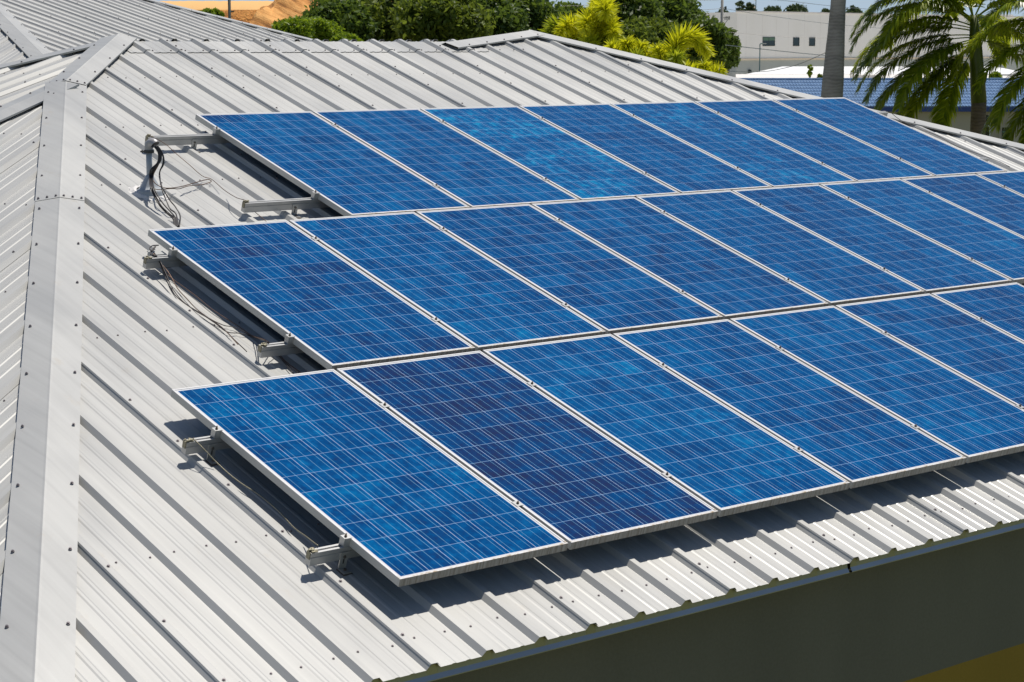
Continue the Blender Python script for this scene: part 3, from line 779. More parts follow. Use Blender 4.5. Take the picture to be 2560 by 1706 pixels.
# tangle at the junction box
jb = empty('junction_box', PW(-0.085, 0.24, -0.10), (SL, 0, 0)); tag(jb, 'small grey junction box beside the middle row rail end', 'junction box')
mb = MB(); mb.box((-0.035, -0.03, 0), (0.04, 0.03, 0.05)); o = obj('case', mb.data(), M['box'], jb); bv = o.modifiers.new('b', 'BEVEL'); bv.width = 0.003
mb = MB(); mb.box((-0.038, -0.033, 0.05), (0.043, 0.033, 0.056)); obj('lid', mb.data(), M['box'], jb)
tg = path([(*c6(205, 195), 0.13), (*c6(150, 200), 0.14), (*c6(125, 225), 0.14), (*c6(150, 250), 0.13), (*c6(180, 200), 0.14), (*c6(150, 235), 0.13), (*c6(135, 280), 0.12), (*c6(190, 300), 0.115), (*c6(210, 390), 0.05), (*c6(260, 400), 0.02), (*c6(330, 390), 0.02), (*c6(400, 370), 0.03)], dm)
cable('cable', tg, 0.0038, 'cable', 'short black cable tangled over the small junction box')
# front row earth wire
def c7(X, Y): return (400 + X * 0.2742, 960 + Y * 0.2742)
pl = [(*c7(300, 495), 0.125), (*c7(400, 595), 0.10), (*c7(520, 720), 0.06), (*c7(640, 830), 0.04), (*c7(760, 920), 0.035), (*c7(900, 1010), 0.035), (*c7(1080, 1160), 0.035), (*c7(1220, 1310), 0.04), (*c7(1330, 1390), 0.07), (*c7(1440, 1475), 0.125)]
cable('wire', path(pl, dm), 0.0028, 'brass', 'thin olive wire sagging between the two front row rail ends', cat='wire')
# far end of the upper row
pl = [(2226, 281, 0.12), (2250, 300, 0.06), (2285, 318, 0.03), (2340, 338, 0.03), (2390, 365, 0.03), (2430, 380, 0.05), (2468, 393, 0.12), (2500, 405, 0.06), (2525, 418, 0.03)]
cable('wire', path(pl, dm), 0.0028, 'cable', 'thin dark wire lying beyond the far end of the upper row', cat='wire')

exec_bg = True
# ------------------------------------------------------------------ ground and far setting
k = N('dry_grass_ground', 0.95, 0, 0.1); v = k.coord()
k.col(k.ramp(k.noise(v, 0.06, 6, 0.6), [(0.3, (0.07, 0.09, 0.03)), (0.5, (0.13, 0.14, 0.06)), (0.7, (0.24, 0.21, 0.13))])); M['ground'] = k.m
tag(obj('ground', ([(-1500, -1500, GZ), (2500, -1500, GZ), (2500, 2500, GZ), (-1500, 2500, GZ)], [(0, 1, 2, 3)]), M['ground']), kind='structure')

k = N('pale_bounce_sheet', 0.9, 0, 0.2); k.col(k.ramp(k.noise(k.coord(), 0.12, 5), [(0.3, (0.58, 0.54, 0.47)), (0.7, (0.70, 0.66, 0.58))])); M['bounce'] = k.m
_f = Vector((math.cos(R(AZ)), math.sin(R(AZ)), 0)); _r = Vector((_f.y, -_f.x, 0)); _c = Vector((CAM.x, CAM.y, GZ + 0.004))
tag(obj('added_bounce_sheet', ([_c + _f * a + _r * b for a, b in ((128, -20), (128, 120), (420, 160), (420, -40))], [(0, 1, 2, 3)]), M['bounce']), kind='structure')  # unseen pale sheet, added to bounce sunlight onto the white building
# sand hill
k = N('orange_sand', 0.95, 0, 0.1); v = k.coord()
n1 = k.noise(k.mapping(v, (0.5, 0.5, 1.6)), 1.0, 6, 0.7)
sep = k.n('SeparateXYZ'); k.l(v, sep.inputs[0])
rough_ = k.noise(v, 2.6, 4, 0.7)
c = k.ramp(k.math('ADD', k.math('MULTIPLY', n1, 0.6), k.math('MULTIPLY', rough_, 0.4)), [(0.36, (0.32, 0.14, 0.045)), (0.5, (0.64, 0.29, 0.085)), (0.62, (0.78, 0.39, 0.12))])
smooth_ = k.math('GREATER_THAN', sep.outputs[2], 3.25)
k.col(k.mix(smooth_, c, (0.82, 0.50, 0.21))); k.bump(k.math('MULTIPLY', rough_, k.math('SUBTRACT', 1.0, smooth_)), 0.9, 0.5)
M['sand'] = k.m
def sand_hill():
    D = 125; px2m = D / FPX; nx, nd = 90, 40; vs = []
    zt = CAM.z + (111.7 - 8) * px2m
    for i in range(nx):
        px = 300 + i * 9.0
        for j in range(nd):
            dd = D - 6 + j * 1.3
            p = at(px, 111.7, dd); t = j / (nd - 1)
            z1 = min(GZ + (dd - D + 6) * 1.15, 3.3 + 0.0)                      # rough lower bank
            if dd > D + 3: z1 = 3.3 + min((dd - D - 3) * 0.35, 0.55)          # smooth upper lip
            z = z1 + rng.uniform(-.10, .10) * (1 if z1 < 3.3 else 0.15)
            vs.append((p.x, p.y, z))
    fs = [(i * nd + j, (i + 1) * nd + j, (i + 1) * nd + j + 1, i * nd + j + 1) for i in range(nx - 1) for j in range(nd - 1)]
    o = obj('sand_hill', (vs, fs), M['sand'], None, True); tag(o, 'orange sand hill beyond the roof', 'hill', kind='structure')
sand_hill()
k = N('streaked_sand', 0.95, 0, 0.1); v = k.coord(); sp = k.n('VectorRotate'); k.l(v, sp.inputs['Vector']); sp.inputs['Angle'].default_value = 0.45; sp.inputs['Axis'].default_value = (-0.65, -0.75, 0)
st = k.noise(k.mapping(sp.outputs[0], (0.16, 0.16, 1.5)), 1.0, 6, 0.7)
k.col(k.ramp(st, [(0.36, (0.22, 0.105, 0.045)), (0.46, (0.60, 0.28, 0.09)), (0.56, (0.85, 0.45, 0.16))])); k.bump(st, 0.8, 0.3); M['sand2'] = k.m
def sand_pile():
    D = 104; vs = []; nx, nd = 80, 46
    for i in range(nx):
        px = 500 + i * 6.4; top = np.interp(px, [500, 565, 608, 670, 735, 830, 1020], [-4, 1.1, 1.9, 3.3, 4.6, 5.4, 5.6])
        for j in range(nd):
            p = at(px, 111.7, D + j * 0.7); z = min(GZ + j * 0.7 * 0.62, top - 0.0 * j) if j < nd - 1 else GZ
            if z >= top - 0.01: z = top + 0.2 * math.sin(j)
            vs.append((p.x, p.y, z + rng.uniform(-.06, .06) + 0.18 * math.sin(px * .06 + z * 2.2)))
    fs = [(i * nd + j, (i + 1) * nd + j, (i + 1) * nd + j + 1, i * nd + j + 1) for i in range(nx - 1) for j in range(nd - 1)]
    tag(obj('sand_pile', (vs, fs), M['sand2'], None, True), 'streaked sand pile rising behind the green shrubs', 'hill', kind='structure')
sand_pile()

# ------------------------------------------------------------------ foliage
def leaf_mat(name, dark, mid, light, trans=0.35, rough=0.5):
    k = N(name, rough, 0, 0.35)
    g = k.n('NewGeometry'); oi = k.n('ObjectInfo')
    f = k.math('ADD', k.math('MULTIPLY', g.outputs['Random Per Island'], 0.55), k.math('MULTIPLY', k.noise(k.coord(), 0.55, 3), 0.45))
    c = k.ramp(f, [(0.2, dark), (0.5, mid), (0.85, light)]); k.col(c)
    tr = k.n('BsdfTranslucent'); k.l(k.mix(0.5, c, (light[0] * 1.6, light[1] * 1.6, light[2]), 'MIX'), tr.inputs[0])
    mx = k.n('MixShader'); mx.inputs[0].default_value = trans
    k.l(k.b.outputs[0], mx.inputs[1]); k.l(tr.outputs[0], mx.inputs[2]); k.l(mx.outputs[0], k.t.nodes['Material Output'].inputs[0])
    return k.m
M['oak'] = leaf_mat('dark_oak_leaves', (0.036, 0.066, 0.012), (0.080, 0.135, 0.020), (0.165, 0.235, 0.042), 0.36)
M['oak2'] = leaf_mat('olive_leaves', (0.048, 0.078, 0.012), (0.115, 0.165, 0.022), (0.225, 0.285, 0.048), 0.38)
M['shrub'] = leaf_mat('bright_shrub_leaves', (0.08, 0.14, 0.010), (0.18, 0.27, 0.018), (0.32, 0.42, 0.03), 0.38)
M['fartree'] = leaf_mat('far_leaves', (0.04, 0.07, 0.035), (0.07, 0.11, 0.045), (0.12, 0.17, 0.06), 0.2)
M['areca'] = leaf_mat('yellow_palm_leaf', (0.25, 0.32, 0.008), (0.50, 0.53, 0.012), (0.74, 0.70, 0.03), 0.42)
M['areca_g'] = leaf_mat('yellow_green_palm_leaf', (0.14, 0.22, 0.010), (0.28, 0.36, 0.016), (0.46, 0.48, 0.03), 0.42)
M['royal'] = leaf_mat('royal_palm_leaf', (0.038, 0.082, 0.006), (0.165, 0.245, 0.012), (0.52, 0.56, 0.040), 0.46, 0.30)
M['bark'] = plain('bark', (0.10, 0.075, 0.05), 0.9, 0, 0.4, 3)

def crown_data(R3, nclump, leaves, size, seed, low=0.75, clump=(0.13, 0.40)):
    """leaf faces spread over clumps inside an ellipsoid of radii R3 (centre at the origin)"""
    g = np.random.RandomState(seed); R3 = np.array(R3, float)
    cs = []
    while len(cs) < nclump:
        q = g.uniform(-1, 1, 3)
        if np.linalg.norm(q) > 1 or q[2] < -low: continue
        if np.linalg.norm(q) < 0.35 and g.rand() < 0.7: continue
        cs.append(q)
    cs = np.array(cs) * R3 * 0.80
    rad = g.uniform(*clump, nclump) * R3.min()
    idx = g.randint(0, nclump, leaves)
    dirs = g.normal(size=(leaves, 3)); dirs /= np.linalg.norm(dirs, axis=1)[:, None]
    rr = rad[idx] * (0.45 + 0.65 * g.rand(leaves) ** 0.6)
    p = cs[idx] + dirs * rr[:, None] * np.array([1.25, 1.25, 0.75]) + g.normal(size=(leaves, 3)) * (rad[idx] * 0.16)[:, None]
    a = g.normal(size=(leaves, 3)); a /= np.linalg.norm(a, axis=1)[:, None]
    b = np.cross(a, g.normal(size=(leaves, 3))); b /= np.linalg.norm(b, axis=1)[:, None]
    s = size * g.uniform(0.6, 1.3, leaves)[:, None]
    v = np.stack([p - a * s, p + b * s * 0.45, p + a * s, p - b * s * 0.45], 1).reshape(-1, 3)
    f = np.arange(leaves * 4).reshape(-1, 4)
    return (v.tolist(), f.tolist()), cs
def tree(name, px, top, bottom, hw, D, mat, label, group, seed, leaves=5000, size=0.22, nclump=40, dens=2.6, fine=0.66, zfrac=1.0, cat='tree', ground=GZ):
    m = D / FPX; zt = CAM.z + (111.7 - top) * m; zb = max(ground + 0.1, CAM.z + (111.7 - bottom) * m)
    p = at(px, 111.7, D); root = empty(name, (p.x, p.y, ground)); tag(root, label, cat, group)
    rz = (zt - zb) / 2; rx = hw * m * (1.14 if name == 'oak_tree' and hw > 50 else 1)
    data, cs = crown_data((rx, rx, rz), int(nclump * 1.5), int(leaves * dens), size * fine, seed)
    cr = obj('crown', data, M[mat], root); cr.location = (0, 0, (zt + zb) / 2 - ground)
    mb = MB(); h = (zt + zb) / 2 - ground
    mb.tube([(0, 0, 0), (0.1, 0.05, h * 0.5), (0, 0, h)], [max(.12, rx * .06), max(.1, rx * .045), max(.06, rx * .03)], 8)
    for q in cs[:: max(1, len(cs) // 9)]:
        e = Vector(q.tolist()) * 0.8 + Vector((0, 0, h)); mb.tube([(0, 0, h * 0.62), (e.x * .4, e.y * .4, h * .62 + (e.z - h * .62) * .6), e], [rx * .03, rx * .02, rx * .008], 5)
    obj('trunk', mb.data(), M['bark'], root)
    return root
GT = 'dark trees beyond the roof'
tree('oak_tree', 838, -8, 150, 88, 98, 'oak', 'dark green tree at the left end of the tree line, beside the sand hill', GT, 1, 9000, 0.26, 60)
tree('oak_tree', 960, -50, 160, 120, 108, 'oak2', 'wide olive green tree, second of the dark line from the sand hill', GT, 2, 11000, 0.28, 70)
tree('oak_tree', 1105, -45, 160, 105, 104, 'oak2', 'big olive tree above the straight ridge left of the roof peak', GT, 3, 11000, 0.28, 70)
tree('oak_tree', 1222, -18, 150, 78, 112, 'oak', 'dark tree behind the slope rising to the roof peak', GT, 4, 8000, 0.28, 55)
tree('oak_tree', 1315, -30, 150, 80, 116, 'oak', 'dark tree directly behind the roof peak, left of the yellow palms', GT, 5, 8000, 0.28, 55)
tree('oak_tree', 1432, 6, 140, 52, 150, 'oak', 'small dark tree showing between the two left yellow palms', GT, 6, 5000, 0.34, 40)
tree('oak_tree', 1560, -35, 150, 85, 130, 'oak', 'dark tree right behind the tallest yellow palm', GT, 7, 9000, 0.30, 60)
tree('oak_tree', 1680, -20, 150, 78, 134, 'oak', 'dark tree crossed by wires, left of the utility pole', GT, 8, 9000, 0.30, 60)
tree('oak_tree', 1610, 45, 170, 110, 118, 'oak2', 'lower spreading dark tree above the arching palm frond', GT, 9, 9000, 0.28, 60)
tree('oak_tree', 1755, 30, 195, 55, 128, 'oak', 'dark narrow tree just left of the utility pole', GT, 10, 6000, 0.28, 50)
tree('oak_tree', 1820, 62, 195, 27, 160, 'oak', 'dark small tree just right of the utility pole, before the white wall', GT, 11, 4500, 0.30, 45)
tree('shrub', 528, 22, 60, 36, 55, 'shrub', 'small bright green bush at the foot of the dark post', 'bright green shrubs', 21, 2500, 0.09, 30, cat='shrub')
tree('shrub', 735, 42, 130, 52, 58, 'shrub', 'bright green bush directly below the sand slope', 'bright green shrubs', 22, 4500, 0.10, 40, cat='shrub')
tree('shrub', 800, 35, 140, 52, 60, 'shrub', 'bright green bush at the foot of the leftmost dark tree', 'bright green shrubs', 23, 4500, 0.10, 40, cat='shrub')
tree('shrub', 860, 80, 150, 50, 56, 'shrub', 'low bright green bush just above the ridge below dark trees', 'bright green shrubs', 24, 4000, 0.10, 40, cat='shrub')
GF = 'far trees over the white building'
tree('far_tree', 1848, -4, 70, 13, 360, 'fartree', 'far slim tree above the left corner of the white building', GF, 31, 1500, 0.42, 25)
tree('far_tree', 1874, 0, 70, 14, 362, 'fartree', 'far slim tree above white roof edge beside the thin mast', GF, 32, 1500, 0.42, 25)
tree('far_tree', 1806, 22, 80, 15, 350, 'fartree', 'far low tree behind the utility pole', GF, 33, 1200, 0.45, 25)
tree('far_tree', 1928, 14, 75, 27, 370, 'fartree', 'far rounded tree left one of the pair over the white roofline', GF, 34, 2200, 0.5, 25)
tree('far_tree', 1990, 12, 75, 36, 372, 'fartree', 'far broad rounded tree right one of the pair over the white roofline', GF, 35, 2600, 0.5, 30)
tree('far_tree', 2064, 17, 75, 16, 366, 'fartree', 'far dark tree touching the left side of the tall palm trunk', GF, 36, 1500, 0.5, 25)
tree('far_tree', 2134, 10, 75, 24, 364, 'fartree', 'far tree just right of the tall palm trunk', GF, 37, 1800, 0.5, 25)
tree('far_tree', 2492, 172, 225, 16, 135, 'shrub', 'small green tree right of the big palm crownshaft', GF, 39, 1500, 0.16, 20)

# ------------------------------------------------------------------ palms
def frond(mb, base, az, el, L, droop, nl, leaf, lw, hang, seed, twist=0.0, start=0.12, spread=0.9):
    g = random.Random(seed); pts = []; p = Vector(base); e = el; n = 16
    for i in range(n + 1):
        pts.append(p.copy()); d = Vector((math.cos(az) * math.cos(e), math.sin(az) * math.cos(e), math.sin(e))); p = p + d * (L / n); e -= droop / n * (0.5 + i / n)
    mb.tube(pts, [0.014 * (L / 2.5) * (1 - 0.85 * i / n) + 0.002 for i in range(n + 1)], 4)
    for s in range(nl):
        t = start + (1 - start) * (s + g.random() * 0.6) / nl; f = t * n; i = min(int(f), n - 1); fr = f - i
        q = pts[i].lerp(pts[i + 1], fr); d = (pts[i + 1] - pts[i]).normalized()
        side = d.cross(Vector((0, 0, 1))); side = side.normalized() if side.length > .05 else Vector((math.sin(az), -math.cos(az), 0))
        upv = side.cross(d)
        ll = leaf * (0.35 + 0.65 * math.sin(math.pi * min(1, 0.18 + 0.80 * t))) * g.uniform(0.85, 1.15)
        for sg in (-1, 1):
            dr = (side * sg * spread + d * g.uniform(0.45, 0.75) + upv * g.uniform(0.05, 0.55) + Vector((0, 0, twist))).normalized()
            w = dr.cross(upv); w = w.normalized() * lw * g.uniform(0.8, 1.2) if w.length > .01 else d * lw
            prev = None; a = q.copy(); dd = dr.copy(); vs = []
            for kk, ww in enumerate((0.55, 1.0, 0.75, 0.05)):
                vs += [a - w * ww * 0.5, a + w * ww * 0.5]; dd = (dd + Vector((0, 0, -hang * (0.5 + kk * 0.5)))).normalized(); a = a + dd * (ll / 3)
            mb.add(vs, [(0, 1, 3, 2), (2, 3, 5, 4), (4, 5, 7, 6)])
def ringed_trunk(name, c, wr):
    k = N(name, 0.85, 0, 0.2); v = k.coord(); sp = k.n('SeparateXYZ'); k.l(v, sp.inputs[0])
    w = k.n('TexWave', wave_type='BANDS', bands_direction='Z'); k.l(v, w.inputs['Vector']); w.inputs['Scale'].default_value = wr; w.inputs['Distortion'].default_value = 6.0; w.inputs['Detail'].default_value = 3
    f = k.math('ADD', k.math('MULTIPLY', w.outputs['Fac'], 0.10), k.math('MULTIPLY', k.noise(k.mapping(v, (.8, .8, 2.2)), 1.0, 6, 0.7), 0.90))
    k.col(k.ramp(f, [(0.3, tuple(x * .5 for x in c)), (0.55, c), (0.8, tuple(min(1, x * 1.35) for x in c))])); k.bump(w.outputs['Fac'], 0.3, 0.01); return k.m
M['royaltrunk'] = ringed_trunk('royal_palm_trunk', (0.36, 0.335, 0.31), 4.2)
M['royaltrunk2'] = ringed_trunk('brown_palm_trunk', (0.22, 0.175, 0.145), 4.2)
M['shaft'] = plain('green_crownshaft', (0.085, 0.115, 0.008), 0.4, 0, 0.3, 1.2)
def royal(px, D, trunk_top_y, w_bot, w_top, crown_px, crown_y, label, fr, tmat='royaltrunk', shaft_w=30, seed=0, lean=0.0, nlf=112):
    m = D / FPX; p = at(px, 111.7, D); root = empty('royal_palm', (p.x, p.y, GZ)); tag(root, label, 'palm tree', 'royal palms')
    zt = CAM.z + (111.7 - trunk_top_y) * m - GZ; h = zt
    pts, rs = [], []
    for i in range(41):
        z_ = h * i / 40; yy = 111.7 - (z_ + GZ - CAM.z) / m          # picture height of this ring
        t = min(1, max(0, (yy - trunk_top_y) / 300.0)); t = t * t * (3 - 2 * t)
        rs.append((w_top + (w_bot - w_top) * t) * m / 2 * (1 + 0.012 * math.sin(i * 2.1)))
        o_ = Vector(_cr.col[0]) * (-lean * m * (yy - trunk_top_y)); pts.append((o_.x, o_.y, z_))
    mb = MB(); mb.tube(pts, rs, 24); obj('trunk', mb.data(), M[tmat], root, True)
    zc = CAM.z + (111.7 - crown_y) * m - GZ; off = Vector(_cr.col[0]) * ((crown_px - px) * m); off.z = 0
    mb = MB(); mb.tube([(0, 0, h - .02), (off.x * .25, off.y * .25, h + (zc - h) * .25), (off.x * .7, off.y * .7, h + (zc - h) * .7), (off.x, off.y, zc)], [w_top * m / 2 * 1.03, w_top * m * .5 * 0.98, shaft_w * m / 2, shaft_w * m * .28], 18)
    obj('crownshaft', mb.data(), M['shaft'], root, True)
    base = Vector((off.x, off.y, zc - 0.1))
    for i, (a, e, L, dr, low) in enumerate(fr):
        mb = MB()      # azimuth a measured in the view: 0 = right, 90 = away, 180 = left, 270 = towards the camera
        frond(mb, base + Vector((0, 0, -low)), R(a + AZ - 90), R(e), L, dr, int(nlf * L / 2.2), 0.60, 0.042, 0.36, seed * 100 + i, spread=0.8, start=0.14)
        obj('frond', mb.data(), M['royal'], root)
    return root
royal(2095, 46, -30, 56, 37, 2096, -330, 'tall royal palm with smooth pale ringed trunk standing behind the far panel', [(a, 20, 3.0, 2.2, 0) for a in range(0, 360, 40)], seed=1, lean=0.045)
frs = [(180, 26, 3.3, 1.9, 0), (196, 48, 3.2, 2.2, .1), (170, 2, 3.1, 1.35, .35), (192, -12, 3.0, 1.1, .5), (205, -28, 2.7, .9, .6), (222, -44, 2.4, .8, .7), (186, -30, 2.9, .8, .65), (160, 14, 3.2, 1.6, .2),
       (330, 38, 2.7, 2.0, 0), (0, 42, 2.9, 2.1, 0), (20, 8, 2.7, 1.5, .3), (12, 66, 2.6, 1.7, 0), (90, 45, 2.9, 2.0, 0), (130, 30, 3.0, 2.1, 0), (60, 20, 2.8, 2.0, .1), (200, 68, 2.8, 1.9, 0), (320, 68, 2.6, 1.8, 0), (180, 80, 2.4, 1.2, 0), (184, 10, 3.2, 1.5, .25), (174, -18, 3.0, 1.0, .55), (214, -8, 2.9, 1.2, .45), (200, 18, 3.2, 1.7, .15), (352, 12, 2.4, 1.5, .3), (12, -6, 2.3, 1.3, .45), (176, 36, 3.3, 2.1, 0), (208, 34, 3.1, 2.1, .1), (190, -2, 3.1, 1.3, .4)]
royal(2452, 47, 254, 44, 38, 2432, 40, 'royal palm with green crownshaft and drooping dark fronds', frs, 'royaltrunk2', 31, 2)
frs3 = [(180, 28, 2.4, 2.0, 0), (192, 4, 2.4, 1.5, .2), (205, -18, 2.5, 1.2, .4), (170, -30, 2.6, .9, .5), (188, -46, 2.6, .7, .6), (212, -52, 2.3, .6, .6), (150, 20, 3, 2.0, 0), (240, 10, 2.6, 1.9, .2), (0, 20, 3, 2, 0), (90, 20, 3, 2, 0), (200, 50, 2.4, 2.2, 0), (185, 66, 2.6, 2.0, 0), (250, -40, 2.6, .8, .5)]
royal(2655, 45, 300, 44, 38, 2655, 72, 'royal palm at the right edge of the view, only its left fronds seen', frs3, 'royaltrunk2', 30, 3)

def fox_frond(mb, pts, leaf, lw, nl, seed, green=0.0):
    """bottle-brush frond: leaflets stand all round the rachis"""
    g = random.Random(seed); pts = spline(pts, 6); n = len(pts) - 1
    mb.tube(pts, [0.012 * (1 - 0.8 * i / n) + 0.002 for i in range(n + 1)], 5)
    for s_ in range(nl):
        t = 0.10 + 0.90 * (s_ + g.random()) / nl; f = t * n; i = min(int(f), n - 1); q = pts[i].lerp(pts[i + 1], min(1, f - i)); d = (pts[i + 1] - pts[i]).normalized()
        o_ = d.orthogonal().normalized(); ang = g.uniform(0, 2 * math.pi); rd = o_ * math.cos(ang) + d.cross(o_) * math.sin(ang)
        ll = leaf * (0.45 + 0.55 * math.sin(math.pi * min(1, 0.22 + 0.72 * t))) * g.uniform(0.75, 1.15)
        dr = (rd + d * g.uniform(0.55, 1.0)).normalized(); w = dr.cross(Vector((g.uniform(-1, 1), g.uniform(-1, 1), g.uniform(-1, 1)))).normalized() * lw * g.uniform(.8, 1.2)
        a = q.copy(); vs = []
        for kk, ww in enumerate((0.6, 1.0, 0.7, 0.05)):
            vs += [a - w * ww * 0.5, a + w * ww * 0.5]; dr = (dr + Vector((0, 0, -0.10))).normalized(); a = a + dr * (ll / 3)
        mb.add(vs, [(0, 1, 3, 2), (2, 3, 5, 4), (4, 5, 7, 6)])
def foxtail(px, D, y0, fr, label, seed):
    """fronds given as photo-scaled offsets from the crown base: (right, up, towards the camera) in pixels at depth D"""
    m = D / FPX; p = at(px, y0, D); root = empty('foxtail_palm', (p.x, p.y, GZ)); tag(root, label, 'palm', 'yellow foxtail palms behind the roof')
    zc = p.z - GZ; mb = MB(); mb.tube([(0, 0, 0), (0.03, 0.02, zc * .5), (0, 0, zc + .05)], [0.10, 0.085, 0.06], 12); obj('trunk', mb.data(), M['royaltrunk'], root, True)
    rgt = Vector(_cr.col[0]); rgt.z = 0; tow = Vector((-math.cos(R(AZ)), -math.sin(R(AZ)), 0)); base = Vector((0, 0, zc))
    for i, (line, leaf, nl, mat) in enumerate(fr):
        pts = [base] + [base + rgt * (x * m) + Vector((0, 0, y * m)) + tow * (z * m) for x, y, z in line]
        mb = MB(); fox_frond(mb, pts, leaf * m, 4.2 * m, nl, seed * 50 + i); obj('frond', mb.data(), M[mat], root)
foxtail(1445, 27, 150, [([(-8, 40, 0), (-25, 72, 10), (-55, 82, 25), (-85, 62, 40)], 44, 520, 'areca_g'), ([(2, 45, 10), (-6, 80, 40), (-25, 88, 80), (-48, 66, 120)], 42, 520, 'areca'), ([(10, 40, -10), (12, 75, -30), (-2, 92, -60)], 38, 320, 'areca_g'), ([(-10, 25, 10), (-45, 40, 30), (-80, 36, 45)], 38, 320, 'areca_g'), ([(10, 20, 20), (25, 42, 60), (34, 35, 90)], 38, 320, 'areca_g')], 'yellow green bushy palm leftmost of the row, beside the roof peak', 1)
foxtail(1496, 26.5, 165, [([(4, 60, 0), (8, 120, 20), (10, 142, 60), (12, 132, 110)], 50, 760, 'areca'), ([(-2, 50, 10), (-16, 100, 30), (-32, 112, 60), (-40, 92, 90)], 44, 420, 'areca'), ([(8, 40, 0), (20, 80, 10), (28, 96, 40), (32, 80, 80)], 42, 420, 'areca'), ([(0, 60, -20), (4, 130, -40), (2, 170, -50)], 42, 420, 'areca'), ([(-5, 30, 30), (-20, 55, 70), (-30, 50, 100)], 42, 360, 'areca_g'), ([(8, 30, 20), (30, 50, 50), (44, 44, 80)], 40, 360, 'areca_g')], 'tallest bright yellow bushy palm rising to the top of the view', 2)
foxtail(1580, 25.5, 215, [([(-15, 40, 0), (-38, 78, 5), (-56, 100, 15)], 42, 300, 'areca'), ([(-4, 45, 0), (-10, 85, 0), (-16, 112, 5)], 40, 300, 'areca'), ([(8, 45, 0), (16, 80, 0), (24, 104, 5)], 40, 300, 'areca'), ([(18, 35, 5), (40, 66, 10), (56, 84, 20)], 40, 300, 'areca'), ([(0, 30, 20), (4, 60, 50), (6, 76, 80)], 40, 300, 'areca_g')], 'low yellow palm with upright bristling fronds, middle of the row', 3)
foxtail(1672, 25, 205, [([(6, 50, 0), (18, 92, 0), (44, 112, 0), (74, 104, 0), (98, 70, 0)], 46, 620, 'areca'), ([(-10, 35, 5), (-24, 62, 10), (-32, 84, 15)], 38, 260, 'areca'), ([(6, 35, 15), (12, 58, 35), (14, 62, 60)], 38, 260, 'areca_g')], 'yellow palm with one long bushy frond arching over to the right', 4)
foxtail(1762, 24, 225, [([(-12, 20, 0), (-30, 42, 0), (-48, 60, 5)], 36, 240, 'areca'), ([(0, 22, 0), (-2, 44, 0), (-6, 64, 5)], 36, 240, 'areca'), ([(12, 20, 0), (24, 38, 0), (42, 52, 5)], 36, 240, 'areca')], 'lowest yellow palm tuft, by the foot of the utility pole', 5)

# ------------------------------------------------------------------ posts, wires
M['pole'] = plain('concrete_pole', (0.44, 0.42, 0.38), 0.8, 0, 0.15, 2)
M['pole_d'] = plain('dark_green_post', (0.035, 0.05, 0.045), 0.5, 0.2, 0.2, 2)
M['lamp_metal'] = plain('green_lamp_post', (0.10, 0.17, 0.16), 0.5, 0.3)
M['line'] = plain('power_line', (0.10, 0.13, 0.14), 0.6)
def upt(px, py, D, ref=None):
    q = at(px, py, D); return q
UP = at(1804, 111.7, 140); mU = 140 / FPX
u = empty('utility_pole', (UP.x, UP.y, GZ)); tag(u, 'tall pale utility pole carrying wires in front of dark trees', 'utility pole')
mb = MB(); mb.tube([(0, 0, 0), (0, 0, 13.0)], [0.14, 0.085], 14); obj('shaft', mb.data(), M['pole'], u, True)
rt0 = Vector(_cr.col[0]); rt0.z = 0
zz = lambda py, D: CAM.z + (111.7 - py) * D / FPX - GZ
mb = MB(); q = zz(21, 140); mb.tube([-rt0 * .16 + Vector((0, 0, q)), rt0 * .30 + Vector((0, 0, q + .0))], 0.035, 6); mb.tube([rt0 * .24 + Vector((0, 0, q - .12)), rt0 * .24 + Vector((0, 0, q + .1))], 0.07, 8); mb.tube([rt0 * .16 + Vector((0, 0, q - .12)), rt0 * .32 + Vector((0, 0, q - .12))], 0.03, 6)
obj('crossarm', mb.data(), M['pole_d'], u)
mb = MB(); q = zz(46, 140)
for i in range(4): mb.tube([rt0 * (.2 + .1 * i) + Vector((0, 0, q - .15)), rt0 * (.22 + .1 * i) + Vector((0, 0, q + .12))], 0.025, 6)
mb.tube([rt0 * .08 + Vector((0, 0, q - .55)), rt0 * .52 + Vector((0, 0, q + .02))], 0.018, 5); mb.tube([rt0 * .05 + Vector((0, 0, q)), rt0 * .56 + Vector((0, 0, q + .05))], 0.02, 5)
obj('insulator_bracket', mb.data(), M['pole_d'], u)
mb = MB(); q = zz(112, 140); mb.tube([(0, 0, q - .04), (0, 0, q + .04)], 0.15, 12); obj('band', mb.data(), M['pole_d'], u)
def wire(pix, lab, r=0.016, mat='line'):
    mb = MB(); mb.tube(spline([at(x, y, D) for x, y, D in pix], 8), r, 5); o = obj('power_line', mb.data(), M[mat]); tag(o, lab, 'wire', 'overhead wires at the utility pole')
wire([(1250, 22, 150), (1550, 10, 145), (1700, 4, 142), (1801, 0, 140)], 'topmost pale wire running left from the utility pole over dark trees', 0.014, 'pole')
wire([(1250, 52, 150), (1545, 37, 145), (1700, 30, 142), (1800, 22, 140)], 'second pale wire running left from the pole crossarm', 0.014, 'pole')
wire([(1400, 90, 150), (1590, 86, 145), (1700, 82, 142), (1803, 80, 139.8), (1950, 92, 150), (2080, 96, 160)], 'faint thin wire at middle height on the utility pole', 0.013, 'pole')
wire([(1804, 112, 139.7), (1850, 117, 141), (1950, 128, 145), (2065, 139, 150), (2250, 152, 158)], 'dark sagging wire crossing the white wall right of the pole', 0.026)
wire([(1806, 178, 139.7), (1900, 180, 135), (1960, 171, 130), (2010, 156, 125), (2075, 127, 120)], 'grey wire sagging low then rising right to the palm trunk', 0.020)
wire([(1812, 22, 140), (1895, 36, 146), (1980, 48, 152), (2075, 60, 158), (2250, 75, 170)], 'thin wire from the crossarm across the upper white wall', 0.014)
